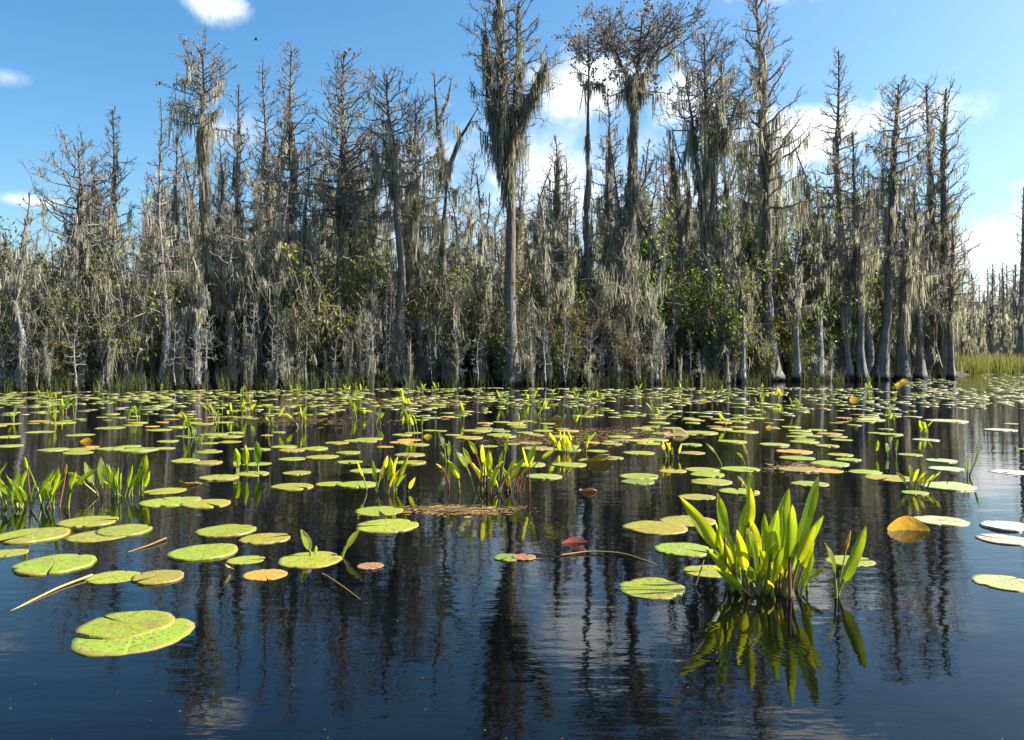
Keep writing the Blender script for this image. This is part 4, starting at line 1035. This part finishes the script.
# stems floating on or arching over the water
def stem(label, pts, r, mat_t):
    P = []
    for px, py, z in pts:
        x, d = on_water(px, py); P.append((x, d, z))
    P = np.array(P); q = np.linspace(0, len(P) - 1, 16); i = np.minimum(q.astype(int), len(P) - 2); f = (q - i)[:, None]
    C = P[i] * (1 - f) + P[i + 1] * f
    for _ in range(3): C[1:-1] = (C[:-2] + 2 * C[1:-1] + C[2:]) / 4
    mb = MB(); tubes(mb, C, np.linspace(r, r * .5, 16), 6, tint=mat_t)
    tag(mb.obj("floating_stem", "dead_stem"), label, "stem")
stem("long pale straw-coloured stem trailing from the twin pads", [(92, 577, .01), (60, 588, .006), (30, 602, .003), (8, 612, -.004)], .007, .95)
stem("short pinkish stem lying by the speckled pads", [(166, 540, .012), (148, 547, .008), (128, 552, .0)], .006, .75)
stem("brown bent stem looping below the speckled round pad", [(322, 575, .006), (327, 582, .03), (345, 592, .02), (362, 600, -.004)], .005, .55)
stem("yellow-brown stem arching across beside the curled red leaf", [(562, 556, .006), (590, 553, .012), (625, 555, .012), (662, 566, -.004)], .005, .7)
stem("dark twig poking up beside the big broad-leaved clump", [(694, 588, -.01), (700, 585, .06), (704, 580, .1)], .005, .2)

# mats of floating dead stems
def mat(name, label, boxes, n, sl):
    mb = MB(); P = []
    for _ in range(n):
        cx, cy, hw, hh = rp.choices(boxes, [b[2] * b[3] for b in boxes])[0]
        px, py = rp.gauss(cx, hw * .55), rp.gauss(cy, hh * .55)
        if py < 389: continue
        x, d = on_water(px, py); a = rp.gauss(0, .8) + (math.pi if rp.random() < .5 else 0); L = rp.uniform(*sl)
        P.append([(x, d, .004), (x + L * .5 * math.cos(a), d + L * .5 * math.sin(a), .004 + rp.uniform(.0, .004)), (x + L * math.cos(a + .3), d + L * math.sin(a + .3), .003)])
    B = []
    for _ in range(n * 9):
        cx, cy, hw, hh = rp.choices(boxes, [b[2] * b[3] for b in boxes])[0]
        px, py = rp.gauss(cx, hw * .55), rp.gauss(cy, hh * .55)
        if py < 389: continue
        x, d = on_water(px, py); a = rp.uniform(0, 6.28); L = rp.uniform(.012, .05) * rp.choice([1, 1, 1, 2]); wq = L * rp.uniform(.08, .3)
        ca, sa = math.cos(a), math.sin(a); z = rp.uniform(.0008, .0025)
        B.append([(x, d, z), (x + L * .5 * ca - wq * sa, d + L * .5 * sa + wq * ca, z + rp.uniform(0, .003)), (x + L * ca, d + L * sa, z), (x + L * .5 * ca + wq * sa, d + L * .5 * sa - wq * ca, z)])
    mb.add(np.array(B).reshape(-1, 3), np.arange(len(B) * 4).reshape(-1, 4), tint=np.repeat(np.clip(rng.normal(.42, .25, len(B)), 0, 1), 4))
    P = P[::2]
    tubes(mb, np.array(P), np.array([[.0025, .0035, .002]]) * np.ones((len(P), 1)), 4, tint=np.clip(rng.normal(.35, .2, len(P)), 0, 1))
    tag(mb.obj(name, "dead_stem"), label, "debris", None, "stuff")
mat("floating_debris", "brown mat of dead stems floating in front of the red-stalked clump", [(462, 511, 44, 4), (440, 509, 26, 3)], 150, (.03, .2))
mat("floating_debris", "brownish bands of dead plant bits drifting among the far pads", [(430, 402, 120, 7), (290, 420, 90, 6), (660, 398, 70, 5), (620, 432, 60, 5), (800, 468, 34, 5), (560, 440, 70, 6), (330, 405, 120, 6)], 1300, (.05, .22))

# pollen, seeds and scraps on the open water
B = []
for _ in range(280):
    py = 360 + FPX * CAM_H / rt.uniform(2.3, 8.0); px = rt.uniform(-20, 1040)
    x, d = on_water(px, py); a = rt.uniform(0, 6.28); L = rt.uniform(.003, .009) * (1.6 if rt.random() < .1 else 1); wq = L * rt.uniform(.2, .5); ca, sa = math.cos(a), math.sin(a)
    B.append([(x, d, .001), (x + L * .5 * ca - wq * sa, d + L * .5 * sa + wq * ca, .002), (x + L * ca, d + L * sa, .001), (x + L * .5 * ca + wq * sa, d + L * .5 * sa - wq * ca, .0015)])
mb = MB(); mb.add(np.array(B).reshape(-1, 3), np.arange(len(B) * 4).reshape(-1, 4), tint=np.repeat(rng.uniform(.0, .8, len(B)), 4))
tag(mb.obj("floating_specks", "dead_stem"), "tiny brown and straw-coloured scraps dotted over the open dark water", "debris", None, "stuff")

# a bird high over the wood
d = 60.0
root = empty("bird", (X(256, d), d, Z(40, d))); tag(root, "tiny dark bird flying high in the open blue sky", "bird")
mb = MB(); q = np.linspace(0, 1, 7); tubes(mb, np.stack([(q - .5) * .34, 0 * q, .02 * np.sin(q * 3)], -1), np.array([.005, .03, .045, .045, .035, .028, .004]), 8)
for sgn in (-1, 1):
    V = [(.05, 0, .02), (-.06, 0, .02), (-.10, sgn * .18, .09), (.03, sgn * .18, .10), (-.12, sgn * .36, .06), (-.07, sgn * .36, .07)]
    mb.add(V, [(0, 1, 2, 3), (3, 2, 4, 5)]); mb.add(np.array(V) - np.array([0, 0, .006]), [(3, 2, 1, 0), (5, 4, 2, 3)])
mb.obj("body", "feather", root); root.rotation_euler = (0, 0, .5)
